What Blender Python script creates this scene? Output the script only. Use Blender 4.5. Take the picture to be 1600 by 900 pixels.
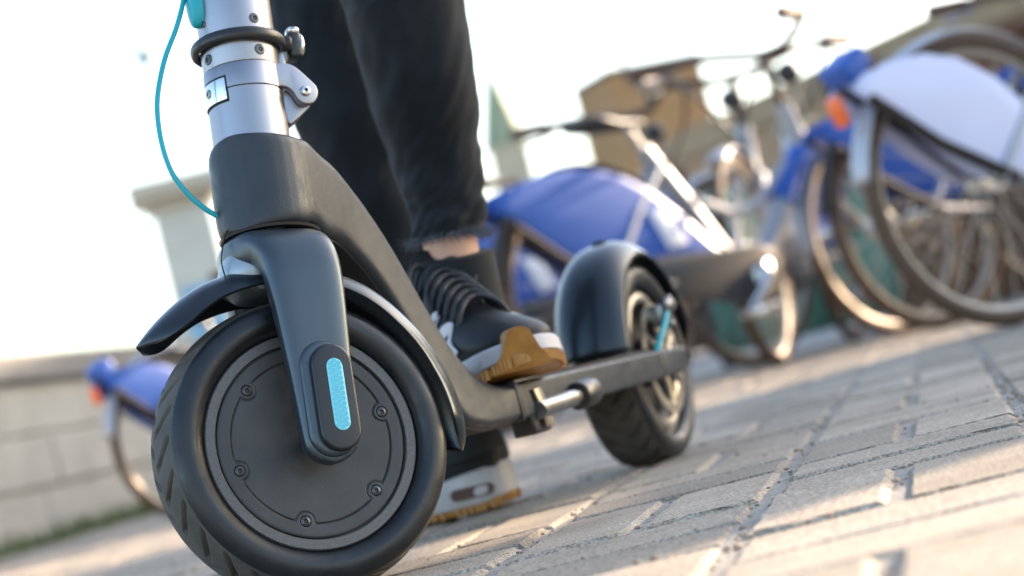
import bpy, bmesh, math, random
from mathutils import Vector, Matrix, noise
R = math.radians
random.seed(7)
for o in list(bpy.data.objects): bpy.data.objects.remove(o)
sc = bpy.context.scene
COL = sc.collection

# ------------------------------------------------------------------ camera, sky, sun, exposure
F = 3443.0
CAM_H = 0.1115
ROLL = R(14.0)
PITCH = math.atan((608-450)*math.cos(ROLL)/F)
cd = bpy.data.cameras.new('camera'); cam = bpy.data.objects.new('camera', cd); COL.objects.link(cam)
cd.sensor_width = 36; cd.lens = F/1600*36; cd.clip_start = 0.05; cd.clip_end = 3000
cam.matrix_world = (Matrix.Translation((0, 0, CAM_H)) @ Matrix.Rotation(R(90)+PITCH, 4, 'X') @ Matrix.Rotation(-ROLL, 4, 'Z'))
cd.dof.use_dof = True; cd.dof.focus_distance = 1.555; cd.dof.aperture_fstop = 5.6; cd.dof.aperture_blades = 0
sc.camera = cam
SUN_AZ = 57.0      # clockwise from +Y towards +X
SUN_EL = 19.0
w = bpy.data.worlds.new('World'); sc.world = w; w.use_nodes = True
nt = w.node_tree; bg = nt.nodes['Background']
sky = nt.nodes.new('ShaderNodeTexSky'); sky.sky_type = 'NISHITA'; sky.sun_disc = False
sky.sun_elevation = R(SUN_EL); sky.sun_rotation = R(SUN_AZ); sky.dust_density = 2.0; sky.ozone_density = 1.0; sky.air_density = 1.0
nt.links.new(sky.outputs[0], bg.inputs[0]); bg.inputs[1].default_value = 0.13
sl = bpy.data.lights.new('sun', 'SUN'); so = bpy.data.objects.new('sun', sl); COL.objects.link(so)
sl.energy = 3.6; sl.angle = R(0.6); sl.color = (1.0, 0.78, 0.57)
sd = Vector((math.sin(R(SUN_AZ))*math.cos(R(SUN_EL)), math.cos(R(SUN_AZ))*math.cos(R(SUN_EL)), math.sin(R(SUN_EL))))
so.rotation_euler = sd.to_track_quat('Z', 'Y').to_euler(); so.location = sd*20
sc.view_settings.view_transform = 'Standard'; sc.view_settings.look = 'None'
sc.view_settings.exposure = 2.18; sc.view_settings.gamma = 1
sc.render.engine = 'CYCLES'

# ------------------------------------------------------------------ materials
def mat(name, col, rough=0.5, metal=0.0, noise_amt=0.0, nscale=20, bump=0.0, bscale=200, spec=0.5, coat=0.0, col2=None, detail=6, trans=0.0, bdist=0.001, sheen=0.0, rvar=0.0):
    m = bpy.data.materials.new(name); m.use_nodes = True
    t = m.node_tree; b = t.nodes['Principled BSDF']
    b.inputs['Base Color'].default_value = (*col, 1); b.inputs['Roughness'].default_value = rough
    b.inputs['Metallic'].default_value = metal; b.inputs['Specular IOR Level'].default_value = spec
    b.inputs['Coat Weight'].default_value = coat; b.inputs['Transmission Weight'].default_value = trans
    b.inputs['Sheen Weight'].default_value = sheen
    tc = t.nodes.new('ShaderNodeTexCoord')
    if noise_amt or col2:
        n = t.nodes.new('ShaderNodeTexNoise'); n.inputs['Scale'].default_value = nscale; n.inputs['Detail'].default_value = detail
        n.inputs['Roughness'].default_value = 0.65
        t.links.new(tc.outputs['Object'], n.inputs['Vector'])
        r = t.nodes.new('ShaderNodeValToRGB')
        c2 = col2 if col2 else tuple(min(1, c*(1+noise_amt)) for c in col)
        c1 = col if col2 else tuple(c*(1-noise_amt) for c in col)
        r.color_ramp.elements[0].color = (*c1, 1); r.color_ramp.elements[1].color = (*c2, 1)
        r.color_ramp.elements[0].position = 0.3; r.color_ramp.elements[1].position = 0.7
        t.links.new(n.outputs['Fac'], r.inputs[0]); t.links.new(r.outputs[0], b.inputs['Base Color'])
    if rvar:
        n = t.nodes.new('ShaderNodeTexNoise'); n.inputs['Scale'].default_value = nscale*2; n.inputs['Detail'].default_value = 8
        t.links.new(tc.outputs['Object'], n.inputs['Vector'])
        mr = t.nodes.new('ShaderNodeMapRange'); mr.inputs[1].default_value = .3; mr.inputs[2].default_value = .7
        mr.inputs[3].default_value = max(0, rough-rvar); mr.inputs[4].default_value = min(1, rough+rvar)
        t.links.new(n.outputs['Fac'], mr.inputs[0]); t.links.new(mr.outputs[0], b.inputs['Roughness'])
    if bump:
        n = t.nodes.new('ShaderNodeTexNoise'); n.inputs['Scale'].default_value = bscale; n.inputs['Detail'].default_value = 5
        t.links.new(tc.outputs['Object'], n.inputs['Vector'])
        bp = t.nodes.new('ShaderNodeBump'); bp.inputs['Strength'].default_value = bump; bp.inputs['Distance'].default_value = bdist
        t.links.new(n.outputs['Fac'], bp.inputs['Height']); t.links.new(bp.outputs[0], b.inputs['Normal'])
    return m
M = {}
M['body'] = mat('dark_grey_satin_paint', (0.038, 0.044, 0.050), 0.42, 0.35, spec=.36, noise_amt=.12, nscale=45, bump=.45, bscale=900, bdist=.0005, rvar=.10)
M['fork'] = mat('black_satin_paint', (0.068, 0.084, 0.096), 0.33, 0.7, bump=.08, bscale=2400, bdist=.0002)
M['crown'] = mat('crown_sky_reflection', (0.27, 0.31, 0.34), 0.36, 0.6, bump=.08, bscale=2400, bdist=.0002)  # sky's reflection put into the crown's pale base colour
M['fender'] = mat('black_gloss_plastic', (0.026, 0.033, 0.039), 0.27, 0.5)
M['plastic'] = mat('black_plastic', (0.012, 0.012, 0.013), 0.36, bump=.1, bscale=1500, bdist=.0003)
M['hollow'] = mat('neck_shade_black', (0.008, 0.008, 0.009), 0.8)
M['tyre'] = mat('tyre_rubber', (0.010, 0.0115, 0.013), 0.38, noise_amt=.25, nscale=35, bump=.25, bscale=700, bdist=.0006, rvar=.12)
M['tread'] = mat('worn_tread_rubber', (0.056, 0.048, 0.040), 0.75, col2=(.098, .084, .070), nscale=45, bump=.5, bscale=500, bdist=.0008)
M['cover'] = mat('powder_coated_cover', (0.040, 0.039, 0.038), 0.46, 0.1, noise_amt=.22, nscale=55, bump=.45, bscale=1700, bdist=.0004, rvar=.05)
M['hubring'] = mat('cast_hub_ring', (0.105, 0.10, 0.096), 0.45, 0.5, noise_amt=.3, nscale=700, bump=.5, bscale=1500, bdist=.0005)
M['steel'] = mat('bolt_steel', (0.30, 0.29, 0.28), 0.3, 1.0, noise_amt=.2, nscale=300)
M['darkbolt'] = mat('black_oxide_bolt', (0.09, 0.09, 0.092), 0.35, 0.9)
M['hole'] = mat('bolt_socket', (0.004, 0.004, 0.004), 0.9)
def brushed(name, col, rough):
    m = mat(name, col, rough, 1.0)
    t = m.node_tree; b = t.nodes['Principled BSDF']
    tc = t.nodes.new('ShaderNodeTexCoord'); mp = t.nodes.new('ShaderNodeMapping'); mp.inputs['Scale'].default_value = (60, 60, 2200)
    n = t.nodes.new('ShaderNodeTexNoise'); n.inputs['Detail'].default_value = 4; n.inputs['Scale'].default_value = 1
    t.links.new(tc.outputs['Object'], mp.inputs[0]); t.links.new(mp.outputs[0], n.inputs['Vector'])
    mr = t.nodes.new('ShaderNodeMapRange'); mr.inputs[3].default_value = rough-.06; mr.inputs[4].default_value = rough+.08
    t.links.new(n.outputs['Fac'], mr.inputs[0]); t.links.new(mr.outputs[0], b.inputs['Roughness'])
    bp = t.nodes.new('ShaderNodeBump'); bp.inputs['Strength'].default_value = .12; bp.inputs['Distance'].default_value = .0002
    t.links.new(n.outputs['Fac'], bp.inputs['Height']); t.links.new(bp.outputs[0], b.inputs['Normal'])
    return m
M['alu'] = brushed('brushed_aluminium', (0.335, 0.33, 0.35), 0.38)
M['chrome'] = mat('polished_metal', (0.75, 0.74, 0.72), 0.14, 1.0)
M['teal'] = mat('turquoise_cable_jacket', (0.0, 0.33, 0.38), 0.4, coat=.1)
M['reflector'] = mat('turquoise_reflector', (0.20, 0.62, 0.70), 0.35, noise_amt=.1, nscale=200, coat=.4)
M['reflector2'] = mat('turquoise_reflector_cell', (0.08, 0.44, 0.54), 0.3, coat=.4)
M['mat'] = mat('deck_grip_rubber', (0.03, 0.03, 0.03), 0.7, bump=.3, bscale=600)
M['rotor'] = mat('brake_rotor_steel', (0.42, 0.39, 0.34), 0.35, 1.0, noise_amt=.15, nscale=150)
M['denim'] = mat('black_denim', (0.0035, 0.0045, 0.006), 0.78, col2=(.012, .016, .021), nscale=14, bump=.5, bscale=1500, bdist=.0008, sheen=.08, spec=.22)  # second tone paints bluish fold highlights into the cloth colour
M['fray'] = mat('frayed_denim_threads', (0.12, 0.13, 0.15), 0.9)
M['skin'] = mat('skin', (0.62, 0.36, 0.25), 0.5, noise_amt=.06, nscale=40)
M['shoe'] = mat('black_shoe_leather', (0.007, 0.008, 0.009), 0.55, spec=.35, noise_amt=.15, nscale=60, bump=.2, bscale=700)
M['shoe_mesh'] = mat('black_shoe_mesh', (0.006, 0.0065, 0.008), 0.8, bump=.6, bscale=900)
M['shoe_panel'] = mat('pale_grey_shoe_panel', (0.55, 0.54, 0.56), 0.5)
M['midsole'] = mat('white_midsole', (0.44, 0.41, 0.40), 0.6, noise_amt=.18, nscale=30)
M['gum'] = mat('gum_rubber', (0.50, 0.24, 0.05), 0.45, col2=(.33, .14, .03), nscale=60)
M['lace'] = mat('black_lace', (0.012, 0.0135, 0.016), 0.5, bump=.4, bscale=1500)
M['window'] = mat('tinted_air_window', (0.10, 0.06, 0.05), 0.15, coat=.5)
M['jacket'] = mat('grey_jacket', (0.12, 0.12, 0.13), 0.8, noise_amt=.1)
M['hair'] = mat('brown_hair', (0.05, 0.03, 0.02), 0.6, noise_amt=.3)
M['blue'] = mat('blue_skirt_plastic', (0.016, 0.085, 0.36), 0.42, noise_amt=.06, nscale=6)
M['lavender'] = mat('sun_glare_skirt_plastic', (0.62, 0.62, 0.80), 0.4, noise_amt=.04, nscale=6, coat=.2)  # sun glare on the skirt put into its base colour
M['silver'] = mat('silver_bike_paint', (0.40, 0.405, 0.43), 0.45, 0.5)
M['bikeblack'] = mat('bike_black_plastic', (0.03, 0.03, 0.032), 0.4)
M['biketyre'] = mat('bike_tyre', (0.085, 0.050, 0.030), 0.7)
M['rim'] = mat('bike_rim_alloy', (0.46, 0.40, 0.33), 0.42, 0.4)
M['orange'] = mat('orange_lens', (0.85, 0.13, 0.02), 0.25, coat=.5)
M['label'] = mat('white_label', (0.75, 0.76, 0.80), 0.5)
M['saddle'] = mat('saddle_vinyl', (0.035, 0.028, 0.024), 0.45)
M['goldsaddle'] = mat('olive_saddle_vinyl', (0.22, 0.19, 0.09), 0.5)
M['stay'] = mat('dark_brown_stay', (0.028, 0.02, 0.016), 0.8)
M['grip'] = mat('brown_grip', (0.09, 0.05, 0.03), 0.6)

# ------------------------------------------------------------------ mesh helpers
class MB:
    def __init__(s): s.v = []; s.f = []; s.mi = []
    def add(s, vs, fs, mi=0):
        o = len(s.v); s.v += [Vector(p) for p in vs]; s.f += [tuple(i+o for i in f) for f in fs]; s.mi += [mi]*len(fs); return s
    def box(s, c, d, mx=None, mi=0):
        x, y, z = (q/2 for q in d); vs = [Vector((i*x, j*y, k*z)) for i in (-1, 1) for j in (-1, 1) for k in (-1, 1)]
        if mx: vs = [mx @ p for p in vs]
        return s.add([p+Vector(c) for p in vs], [(0, 1, 3, 2), (4, 6, 7, 5), (0, 4, 5, 1), (2, 3, 7, 6), (0, 2, 6, 4), (1, 5, 7, 3)], mi)
    def loft(s, rings, close=True, cap=True, mi=0):
        n = len(rings[0]); vs = [p for r in rings for p in r]; fs = []
        for i in range(len(rings)-1):
            for j in range(n if close else n-1):
                k = (j+1) % n; fs.append((i*n+j, i*n+k, (i+1)*n+k, (i+1)*n+j))
        if cap and close:
            fs.append(tuple(range(n-1, -1, -1))); fs.append(tuple((len(rings)-1)*n+j for j in range(n)))
        return s.add(vs, fs, mi)
    def tube(s, pts, r, n=12, cap=True, mi=0, smooth=0):
        pts = [Vector(p) for p in pts]
        if smooth: pts, r = spline(pts, r, smooth)
        if not hasattr(r, '__len__'): r = [r]*len(pts)
        rings = []; up = None
        for i, p in enumerate(pts):
            t = (pts[min(i+1, len(pts)-1)]-pts[max(i-1, 0)]).normalized()
            if up is None: up = t.orthogonal().normalized()
            up = (up-t*up.dot(t)).normalized(); b = t.cross(up)
            rings.append([p+up*(r[i]*math.cos(2*math.pi*k/n))+b*(r[i]*math.sin(2*math.pi*k/n)) for k in range(n)])
        return s.loft(rings, cap=cap, mi=mi)
    def lathe(s, prof, n=64, axis='Z', c=(0, 0, 0), mi=0, close_prof=False):
        vs = []; fs = []; m = len(prof)
        for k in range(n):
            a = 2*math.pi*k/n
            for (r, h) in prof:
                if axis == 'Z': p = (r*math.cos(a), r*math.sin(a), h)
                elif axis == 'Y': p = (r*math.cos(a), h, r*math.sin(a))
                else: p = (h, r*math.cos(a), r*math.sin(a))
                vs.append(Vector(p)+Vector(c))
        mm = m if close_prof else m-1
        for k in range(n):
            k2 = (k+1) % n
            for j in range(mm):
                j2 = (j+1) % m; fs.append((k*m+j, k2*m+j, k2*m+j2, k*m+j2))
        return s.add(vs, fs, mi)
    def prism(s, poly, y0, y1, axis='Y', mi=0):
        n = len(poly)
        if axis == 'Y': P = lambda a, b, h: (a, h, b)
        elif axis == 'Z': P = lambda a, b, h: (a, b, h)
        else: P = lambda a, b, h: (h, a, b)
        vs = [P(a, b, y0) for a, b in poly]+[P(a, b, y1) for a, b in poly]
        fs = [tuple(range(n)), tuple(range(2*n-1, n-1, -1))]+[(i, (i+1) % n, (i+1) % n+n, i+n) for i in range(n)]
        return s.add(vs, fs, mi)
    def ball(s, c, r, n=16, m=10, mi=0):
        if not hasattr(r, '__len__'): r = (r, r, r)
        rings = []
        for i in range(m+1):
            t = math.pi*i/m; t = min(max(t, .03), math.pi-.03)
            rings.append([Vector((r[0]*math.sin(t)*math.cos(2*math.pi*k/n), r[1]*math.sin(t)*math.sin(2*math.pi*k/n), r[2]*math.cos(t)))+Vector(c) for k in range(n)])
        return s.loft(rings, mi=mi)
    def xf(s, mx, start=0):
        for i in range(start, len(s.v)): s.v[i] = mx @ s.v[i]
        return s
    def build(s, name, m, parent=None, smooth=True, angle=35, bevel=0, seg=2, sub=0, flip=True):
        me = bpy.data.meshes.new(name); me.from_pydata([tuple(v) for v in s.v], [], s.f)
        for q in (m if isinstance(m, (list, tuple)) else [m]): me.materials.append(M[q] if isinstance(q, str) else q)
        if isinstance(m, (list, tuple)):
            for i, p in enumerate(me.polygons): p.material_index = s.mi[i]
        if flip:
            b = bmesh.new(); b.from_mesh(me); bmesh.ops.recalc_face_normals(b, faces=b.faces); b.to_mesh(me); b.free()
        if smooth:
            me.polygons.foreach_set('use_smooth', [True]*len(me.polygons))
            if not bevel and not sub: me.set_sharp_from_angle(angle=R(angle))
        me.update()
        o = bpy.data.objects.new(name, me); COL.objects.link(o)
        if parent: o.parent = parent
        if sub:
            q = o.modifiers.new('sub', 'SUBSURF'); q.levels = sub; q.render_levels = sub
        if bevel:
            q = o.modifiers.new('bevel', 'BEVEL'); q.width = bevel; q.segments = seg; q.limit_method = 'ANGLE'; q.angle_limit = R(35); q.harden_normals = False
        return o
def spline(pts, r, k):
    out = []; ro = []; n = len(pts); rl = r if hasattr(r, '__len__') else [r]*n
    for i in range(n-1):
        p0, p1, p2, p3 = pts[max(i-1, 0)], pts[i], pts[i+1], pts[min(i+2, n-1)]
        for j in range(k):
            t = j/k
            out.append(0.5*((2*p1)+(p2-p0)*t+(2*p0-5*p1+4*p2-p3)*t*t+(3*p1-p0-3*p2+p3)*t**3)); ro.append(rl[i]*(1-t)+rl[i+1]*t)
    out.append(pts[-1]); ro.append(rl[-1]); return out, ro
def interp(tab, x):
    if x <= tab[0][0]: return tab[0][1]
    for (a, b), (c, d) in zip(tab, tab[1:]):
        if x <= c: return b+(d-b)*(x-a)/(c-a)
    return tab[-1][1]
def sell(a, b, n, e):    # superellipse, (u, v) pairs
    out = []
    for k in range(n):
        t = 2*math.pi*k/n; c, s_ = math.cos(t), math.sin(t)
        out.append((a*math.copysign(abs(c)**(2/e), c), b*math.copysign(abs(s_)**(2/e), s_)))
    return out
def stadium(cx, z0, z1, r, n=14):
    return [(cx+r*math.cos(math.pi+math.pi*k/n), z0+r*math.sin(math.pi+math.pi*k/n)) for k in range(n+1)]+[(cx+r*math.cos(math.pi*k/n), z1+r*math.sin(math.pi*k/n)) for k in range(n+1)]
def tag(o, label=None, cat=None, group=None, kind=None):
    for k, v in (('label', label), ('category', cat), ('group', group), ('kind', kind)):
        if v: o[k] = v
    return o
def empty(name, loc=(0, 0, 0), rz=0):
    o = bpy.data.objects.new(name, None); COL.objects.link(o); o.location = loc; o.rotation_euler = (0, 0, rz); o.empty_display_size = .1; return o
def copy_tree(o, parent=None):
    c = o.copy(); COL.objects.link(c); c.parent = parent
    for ch in list(o.children): copy_tree(ch, c)
    return c
def place_copy(o, parent, loc):
    c = copy_tree(o, parent); c.location = loc; return c

# ------------------------------------------------------------------ SETTING: ground, paving, walls, towers
b = MB(); b.add([(-400, -20, -.034), (400, -20, -.034), (400, 900, -.034), (-400, 900, -.034)], [(0, 1, 2, 3)])
gm = mat('pavement_far', (0.30, 0.28, 0.25), 0.9, col2=(.22, .21, .20), nscale=3, bump=.3, bscale=60)
tag(b.build('ground', gm, smooth=False), kind='structure')
mortar = mat('cement_fill', (0.36, 0.34, 0.30), 0.95, col2=(.20, .18, .15), nscale=60, bump=.8, bscale=350, bdist=.003)
b = MB(); n = 90
rows = []
for j in range(n*2+1):
    y = .45+j*8.0/(n*2); rows.append([Vector((-2.4+i*5.2/n, y, -.0030+.0016*noise.noise(Vector((-2.4+i*5.2/n, y, 0))*9))) for i in range(n+1)])
b.loft(rows, close=False, cap=False); tag(b.build('joint_fill', mortar), kind='structure')
# basket weave pavers
pm = bpy.data.materials.new('concrete_paver'); pm.use_nodes = True
t = pm.node_tree; pb = t.nodes['Principled BSDF']; pb.inputs['Roughness'].default_value = .88; pb.inputs['Specular IOR Level'].default_value = .3
tc = t.nodes.new('ShaderNodeTexCoord'); gi = t.nodes.new('ShaderNodeNewGeometry')
n1 = t.nodes.new('ShaderNodeTexNoise'); n1.inputs['Scale'].default_value = 5; n1.inputs['Detail'].default_value = 8; n1.inputs['Roughness'].default_value = .7
n2 = t.nodes.new('ShaderNodeTexNoise'); n2.inputs['Scale'].default_value = 420; n2.inputs['Detail'].default_value = 4
r1 = t.nodes.new('ShaderNodeValToRGB'); r1.color_ramp.elements[0].color = (.26, .220, .172, 1); r1.color_ramp.elements[1].color = (.43, .370, .300, 1)
r1.color_ramp.elements[0].position = .32; r1.color_ramp.elements[1].position = .68
r2 = t.nodes.new('ShaderNodeValToRGB'); r2.color_ramp.elements[0].color = (.50, .49, .48, 1); r2.color_ramp.elements[1].color = (1.25, 1.24, 1.22, 1)
r2.color_ramp.elements[0].position = .36; r2.color_ramp.elements[1].position = .62
r3 = t.nodes.new('ShaderNodeMapRange'); r3.inputs[3].default_value = .78; r3.inputs[4].default_value = 1.14
mx = t.nodes.new('ShaderNodeMix'); mx.data_type = 'RGBA'; mx.blend_type = 'MULTIPLY'; mx.inputs[0].default_value = 1
mx2 = t.nodes.new('ShaderNodeMix'); mx2.data_type = 'RGBA'; mx2.blend_type = 'MULTIPLY'; mx2.inputs[0].default_value = 1
for nn in (n1, n2): t.links.new(tc.outputs['Object'], nn.inputs['Vector'])
t.links.new(n1.outputs['Fac'], r1.inputs[0]); t.links.new(n2.outputs['Fac'], r2.inputs[0]); t.links.new(gi.outputs['Random Per Island'], r3.inputs[0])
t.links.new(r1.outputs[0], mx.inputs[6]); t.links.new(r2.outputs[0], mx.inputs[7]); t.links.new(mx.outputs[2], mx2.inputs[6]); t.links.new(r3.outputs[0], mx2.inputs[7])
t.links.new(mx2.outputs[2], pb.inputs['Base Color'])
bp = t.nodes.new('ShaderNodeBump'); bp.inputs['Strength'].default_value = .7; bp.inputs['Distance'].default_value = .0012
t.links.new(n2.outputs['Fac'], bp.inputs['Height']); t.links.new(bp.outputs[0], pb.inputs['Normal'])
O2 = Vector((-.054, 1.489, 0)); E1 = Vector((.184, -.012, 0)); E2 = Vector((.044, .240, 0))
b = MB()
def paver(u0, u1, v0, v1):
    c = O2+E1*((u0+u1)/2)+E2*((v0+v1)/2)
    if not (-2.3 < c.x < 2.7 and .55 < c.y < 8.3): return
    if c.x > 1.4 and c.y < 2.6: return
    near = c.y < 3.2 and -.6 < c.x < 1.1
    long_v = (v1-v0) > (u1-u0)
    gu = .014; gv = .011
    k = 10 if near else 1
    dz = random.uniform(-.0012, .0014); tx = random.uniform(-.006, .006); ty = random.uniform(-.006, .006)
    def ring(ins, z, jit):
        pts = []
        a0, a1, b0, b1 = u0+gu+ins/.184, u1-gu-ins/.184, v0+gv+ins/.24, v1-gv-ins/.24
        cs = [(a0, b0), (a1, b0), (a1, b1), (a0, b1)]
        for i in range(4):
            p, q = cs[i], cs[(i+1) % 4]
            for j in range(k):
                f = j/k; uu = p[0]+(q[0]-p[0])*f; vv = p[1]+(q[1]-p[1])*f
                P = O2+E1*uu+E2*vv
                if near and jit:
                    d = (P-c); P = P-d*(jit*1.3*abs(noise.noise(P*60))+jit*1.0*abs(noise.noise(P*170))+jit*1.5*max(0, noise.noise(P*33)-.35))
                P.z = z+dz+tx*(P.x-c.x)+ty*(P.y-c.y)
                pts.append(P)
        return pts
    b.loft([ring(0, -.032, 0), ring(0, -.0052, .05), ring(.0035, -.0012, .07), ring(.0062, 0, .05)], cap=True)
for i in range(-16, 18):
    for j in range(-6, 32):
        if (i+j) % 2 == 0:
            paver(i, i+.5, j, j+1); paver(i+.5, i+1, j, j+1)
        else:
            paver(i, i+1, j, j+.5); paver(i, i+1, j+.5, j+1)
pav = b.build('paving', pm, smooth=False, flip=False); tag(pav, kind='structure')
# crumbs and grit lying in the joints
gr = MB()
for q in range(2600):
    u = random.randint(-4, 8)+random.choice((0, .5))*random.choice((0, 1))+random.uniform(-.03, .03); v = random.uniform(-3, 6)
    if random.random() < .5: u, v = random.uniform(-4, 8), random.randint(-3, 5)+random.choice((0, .5))+random.uniform(-.02, .02)
    p = O2+E1*u+E2*v; s_ = random.uniform(.0008, .0024)
    gr.ball((p.x, p.y, random.choice((-.003, -.002, .0006))), (s_*random.uniform(.7, 1.5), s_*random.uniform(.7, 1.3), s_*.7), 6, 4)
tag(gr.build('grit', mat('joint_grit', (.16, .11, .07), .9, col2=(.38, .30, .22), nscale=80), smooth=False), label='small crumbs of grit lying in the paving joints', cat='grit', kind='stuff')

def stone_wall(name, p0, p1, h, thick, cop, course, blen, m_block, m_cop, label, cat, cop_out=.03):
    p0 = Vector((*p0, 0)); p1 = Vector((*p1, 0)); d = (p1-p0); L = d.length; ang = math.atan2(d.y, d.x)
    r = empty(name, p0, ang)
    a = MB(); a.box((L/2, 0, (h-cop)/2), (L, thick-.03, h-cop)); z = 0; row = 0
    ch = (h-cop)/course
    for row in range(course):
        x = -blen*(.5 if row % 2 else 0)
        while x < L:
            l = blen*random.uniform(.8, 1.2); x0, x1 = max(x, 0)+.004, min(x+l, L)-.004
            if x1-x0 > .03: a.box(((x0+x1)/2, random.uniform(-.004, .004), (row+.5)*ch), (x1-x0, thick, ch-.010))
            x += l
    a.build('wall', m_block, r, smooth=False, bevel=.006)
    c = MB(); x = 0
    while x < L:
        l = min(1.1, L-x); c.box((x+l/2, 0, h-cop/2), (l-.006, thick+cop_out*2, cop)); x += 1.1
    c.build('coping', m_cop, r, smooth=False, bevel=.01)
    tag(r, label, cat); return r
mb_ = mat('limestone_block', (0.46, 0.43, 0.37), 0.9, col2=(.35, .325, .275), nscale=5, bump=.6, bscale=40, bdist=.01)
mc_ = mat('weathered_coping', (0.27, 0.25, 0.225), 0.9, col2=(.19, .175, .155), nscale=8, bump=.5, bscale=60, bdist=.01)
wd = Vector((.1885, .982)); w0 = Vector((-1.613, 6.3265))
wa = w0-wd*3.2; wb = w0+wd*20; nrm = Vector((-.982, .1885))*.15
stone_wall('stone_wall', (wa.x+nrm.x, wa.y+nrm.y), (wb.x+nrm.x, wb.y+nrm.y), .58, .3, .085, 3, 1.15, mb_, mc_, 'low pale stone block wall with dark coping behind the front wheel', 'wall')
mr_ = mat('brown_render', (0.38, 0.25, 0.155), 0.9, col2=(.27, .17, .105), nscale=1.2, bump=.5, bscale=12, bdist=.02)
mrc = mat('tan_coping', (0.34, 0.25, 0.15), 0.9, col2=(.24, .17, .10), nscale=3)
stone_wall('embankment_wall', (2.35, 26.1), (8.2, 10.5), 2.5, .6, .32, 3, 2.4, mr_, mrc, 'tall brown embankment wall with tan coping rising behind the parked bicycles', 'wall', .05)
# grass at the foot of the low wall
g = MB()
for q in range(9000):
    s_ = random.uniform(-2.0, 14); off = random.uniform(.0, .16)*(1 if random.random() < .8 else 1.5)
    p = w0+wd*s_+Vector((.982, -.1885))*(off); hgt = random.uniform(.02, .075)*(1 if off < .1 else .6); a = random.uniform(0, 6.28)
    dx, dy = math.cos(a)*.004, math.sin(a)*.004; lx, ly = random.uniform(-.02, .02), random.uniform(-.02, .02)
    g.add([(p.x-dx, p.y-dy, -.005), (p.x+dx, p.y+dy, -.005), (p.x+lx, p.y+ly, hgt)], [(0, 1, 2)])
tag(g.build('grass', mat('grass_blade', (.06, .11, .02), .7, col2=(.12, .15, .04), nscale=4), smooth=False, flip=False), label='strip of short grass along the foot of the low stone wall', cat='grass', kind='stuff')
# brick tower
N = Vector((3.95, 60, 0)); Lc = Vector((3.05, 62.6, 0)); Rc = Vector((6.6, 61.0, 0)); Bk = Lc+Rc-N
tw = empty('tower', N)
ctr = (N+Bk)/2
def quad_ring(z, s=1): return [ctr+(p-ctr)*s+Vector((0, 0, z))-N for p in (N, Rc, Bk, Lc)]
b = MB(); b.loft([quad_ring(0), quad_ring(7.8)]); b.build('wall', mat('tower_brick', (.34, .19, .09), .9, col2=(.25, .16, .07), nscale=.6, bump=.4, bscale=6, bdist=.05), tw, smooth=False)
b = MB(); b.loft([quad_ring(7.8, 1.02), quad_ring(7.98, 1.03)]); b.build('roof', mat('tower_roof', (.10, .085, .06), .8), tw, smooth=False)
b = MB()
b.loft([quad_ring(6.9, 1.015), quad_ring(7.0, 1.015)]); b.build('string_course', mat('tower_band', (.32, .22, .12), .9), tw, smooth=False)
tag(tw, 'square flat topped brick tower rising over the brown embankment wall', 'tower')
b = MB(); b.tube([(0, 0, 0), (.0, 0, 9), (0, 0, 12)], [.12, .10, .05], 8)
b.box((0, 0, 11.6), (.9, .05, .05)); b.box((0, 0, 10.9), (.6, .05, .05))
o = b.build('antenna_mast', mat('mast_grey', (.55, .57, .58), .6)); o.location = (4.9, 66, 0); tag(o, 'thin pale antenna mast standing behind the square tower', 'mast')
# spire
sp = empty('church', (1.2, 90, 0))
b = MB(); b.box((0, 0, 4.9), (1.6, 1.6, 9.8)); b.build('wall', mat('church_stone', (.42, .38, .28), .9, noise_amt=.15, nscale=1), sp, smooth=False)
b = MB(); b.loft([[Vector((1.0*math.cos(a), 1.0*math.sin(a), 9.8)) for a in [k*math.pi/4 for k in range(8)]], [Vector((.04*math.cos(a), .04*math.sin(a), 13.4)) for a in [k*math.pi/4 for k in range(8)]]])
b.build('spire', mat('spire_copper', (.24, .28, .18), .7, noise_amt=.2, nscale=1), sp, smooth=False)
tag(sp, 'distant pale church tower with a narrow greenish spire', 'church')
# pedestal
pd = empty('stone_pedestal', (-1.93, 14, 0), R(8))
ps = mat('pedestal_stone', (.62, .56, .46), .9, noise_amt=.12, nscale=5)
b = MB(); b.box((0, 0, .45), (.66, .66, .9)); b.box((0, 0, .97), (.5, .5, .14)); b.build('base', ps, pd, smooth=False, bevel=.02)
b = MB(); b.box((0, 0, 1.38), (.36, .36, .72)); b.build('shaft', ps, pd, smooth=False, bevel=.01)
b = MB(); b.box((0, 0, 1.77), (.46, .46, .06)); b.box((0, 0, 1.86), (.60, .60, .12)); b.build('cap', mat('cap_stone', (.55, .46, .34), .9, noise_amt=.15, nscale=6), pd, smooth=False, bevel=.02)
tag(pd, 'pale stone gate pillar with a projecting cap beyond the low wall', 'pillar')
bdm = MB(); bdm.box((0, 0, .95), (.22, .03, .34)); bdm.box((-.08, 0, .4), (.02, .02, .8)); bdm.box((.08, 0, .4), (.02, .02, .8))
o = bdm.build('notice_board', mat('pale_blue_board', (.22, .42, .55), .5), smooth=False); o.location = (-1.72, 12.5, 0); tag(o, 'pale blue board on two posts in front of the stone gate pillar', 'board')
# street lamp far away
sl_ = empty('street_lamp', (-5.5, 40, 0)); gm2 = mat('lamp_grey', (.35, .38, .38), .5)
b = MB(); b.tube([(0, 0, 0), (0, 0, 7.45)], [.05, .025], 8); b.build('post', gm2, sl_)
b = MB(); b.ball((0, 0, 7.63), (.16, .16, .2), 12, 8); b.build('lamp_head', mat('lamp_head_grey', (.12, .17, .18), .4), sl_)
tag(sl_, 'distant street lamp with a small round head against the white sky', 'street lamp')
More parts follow.
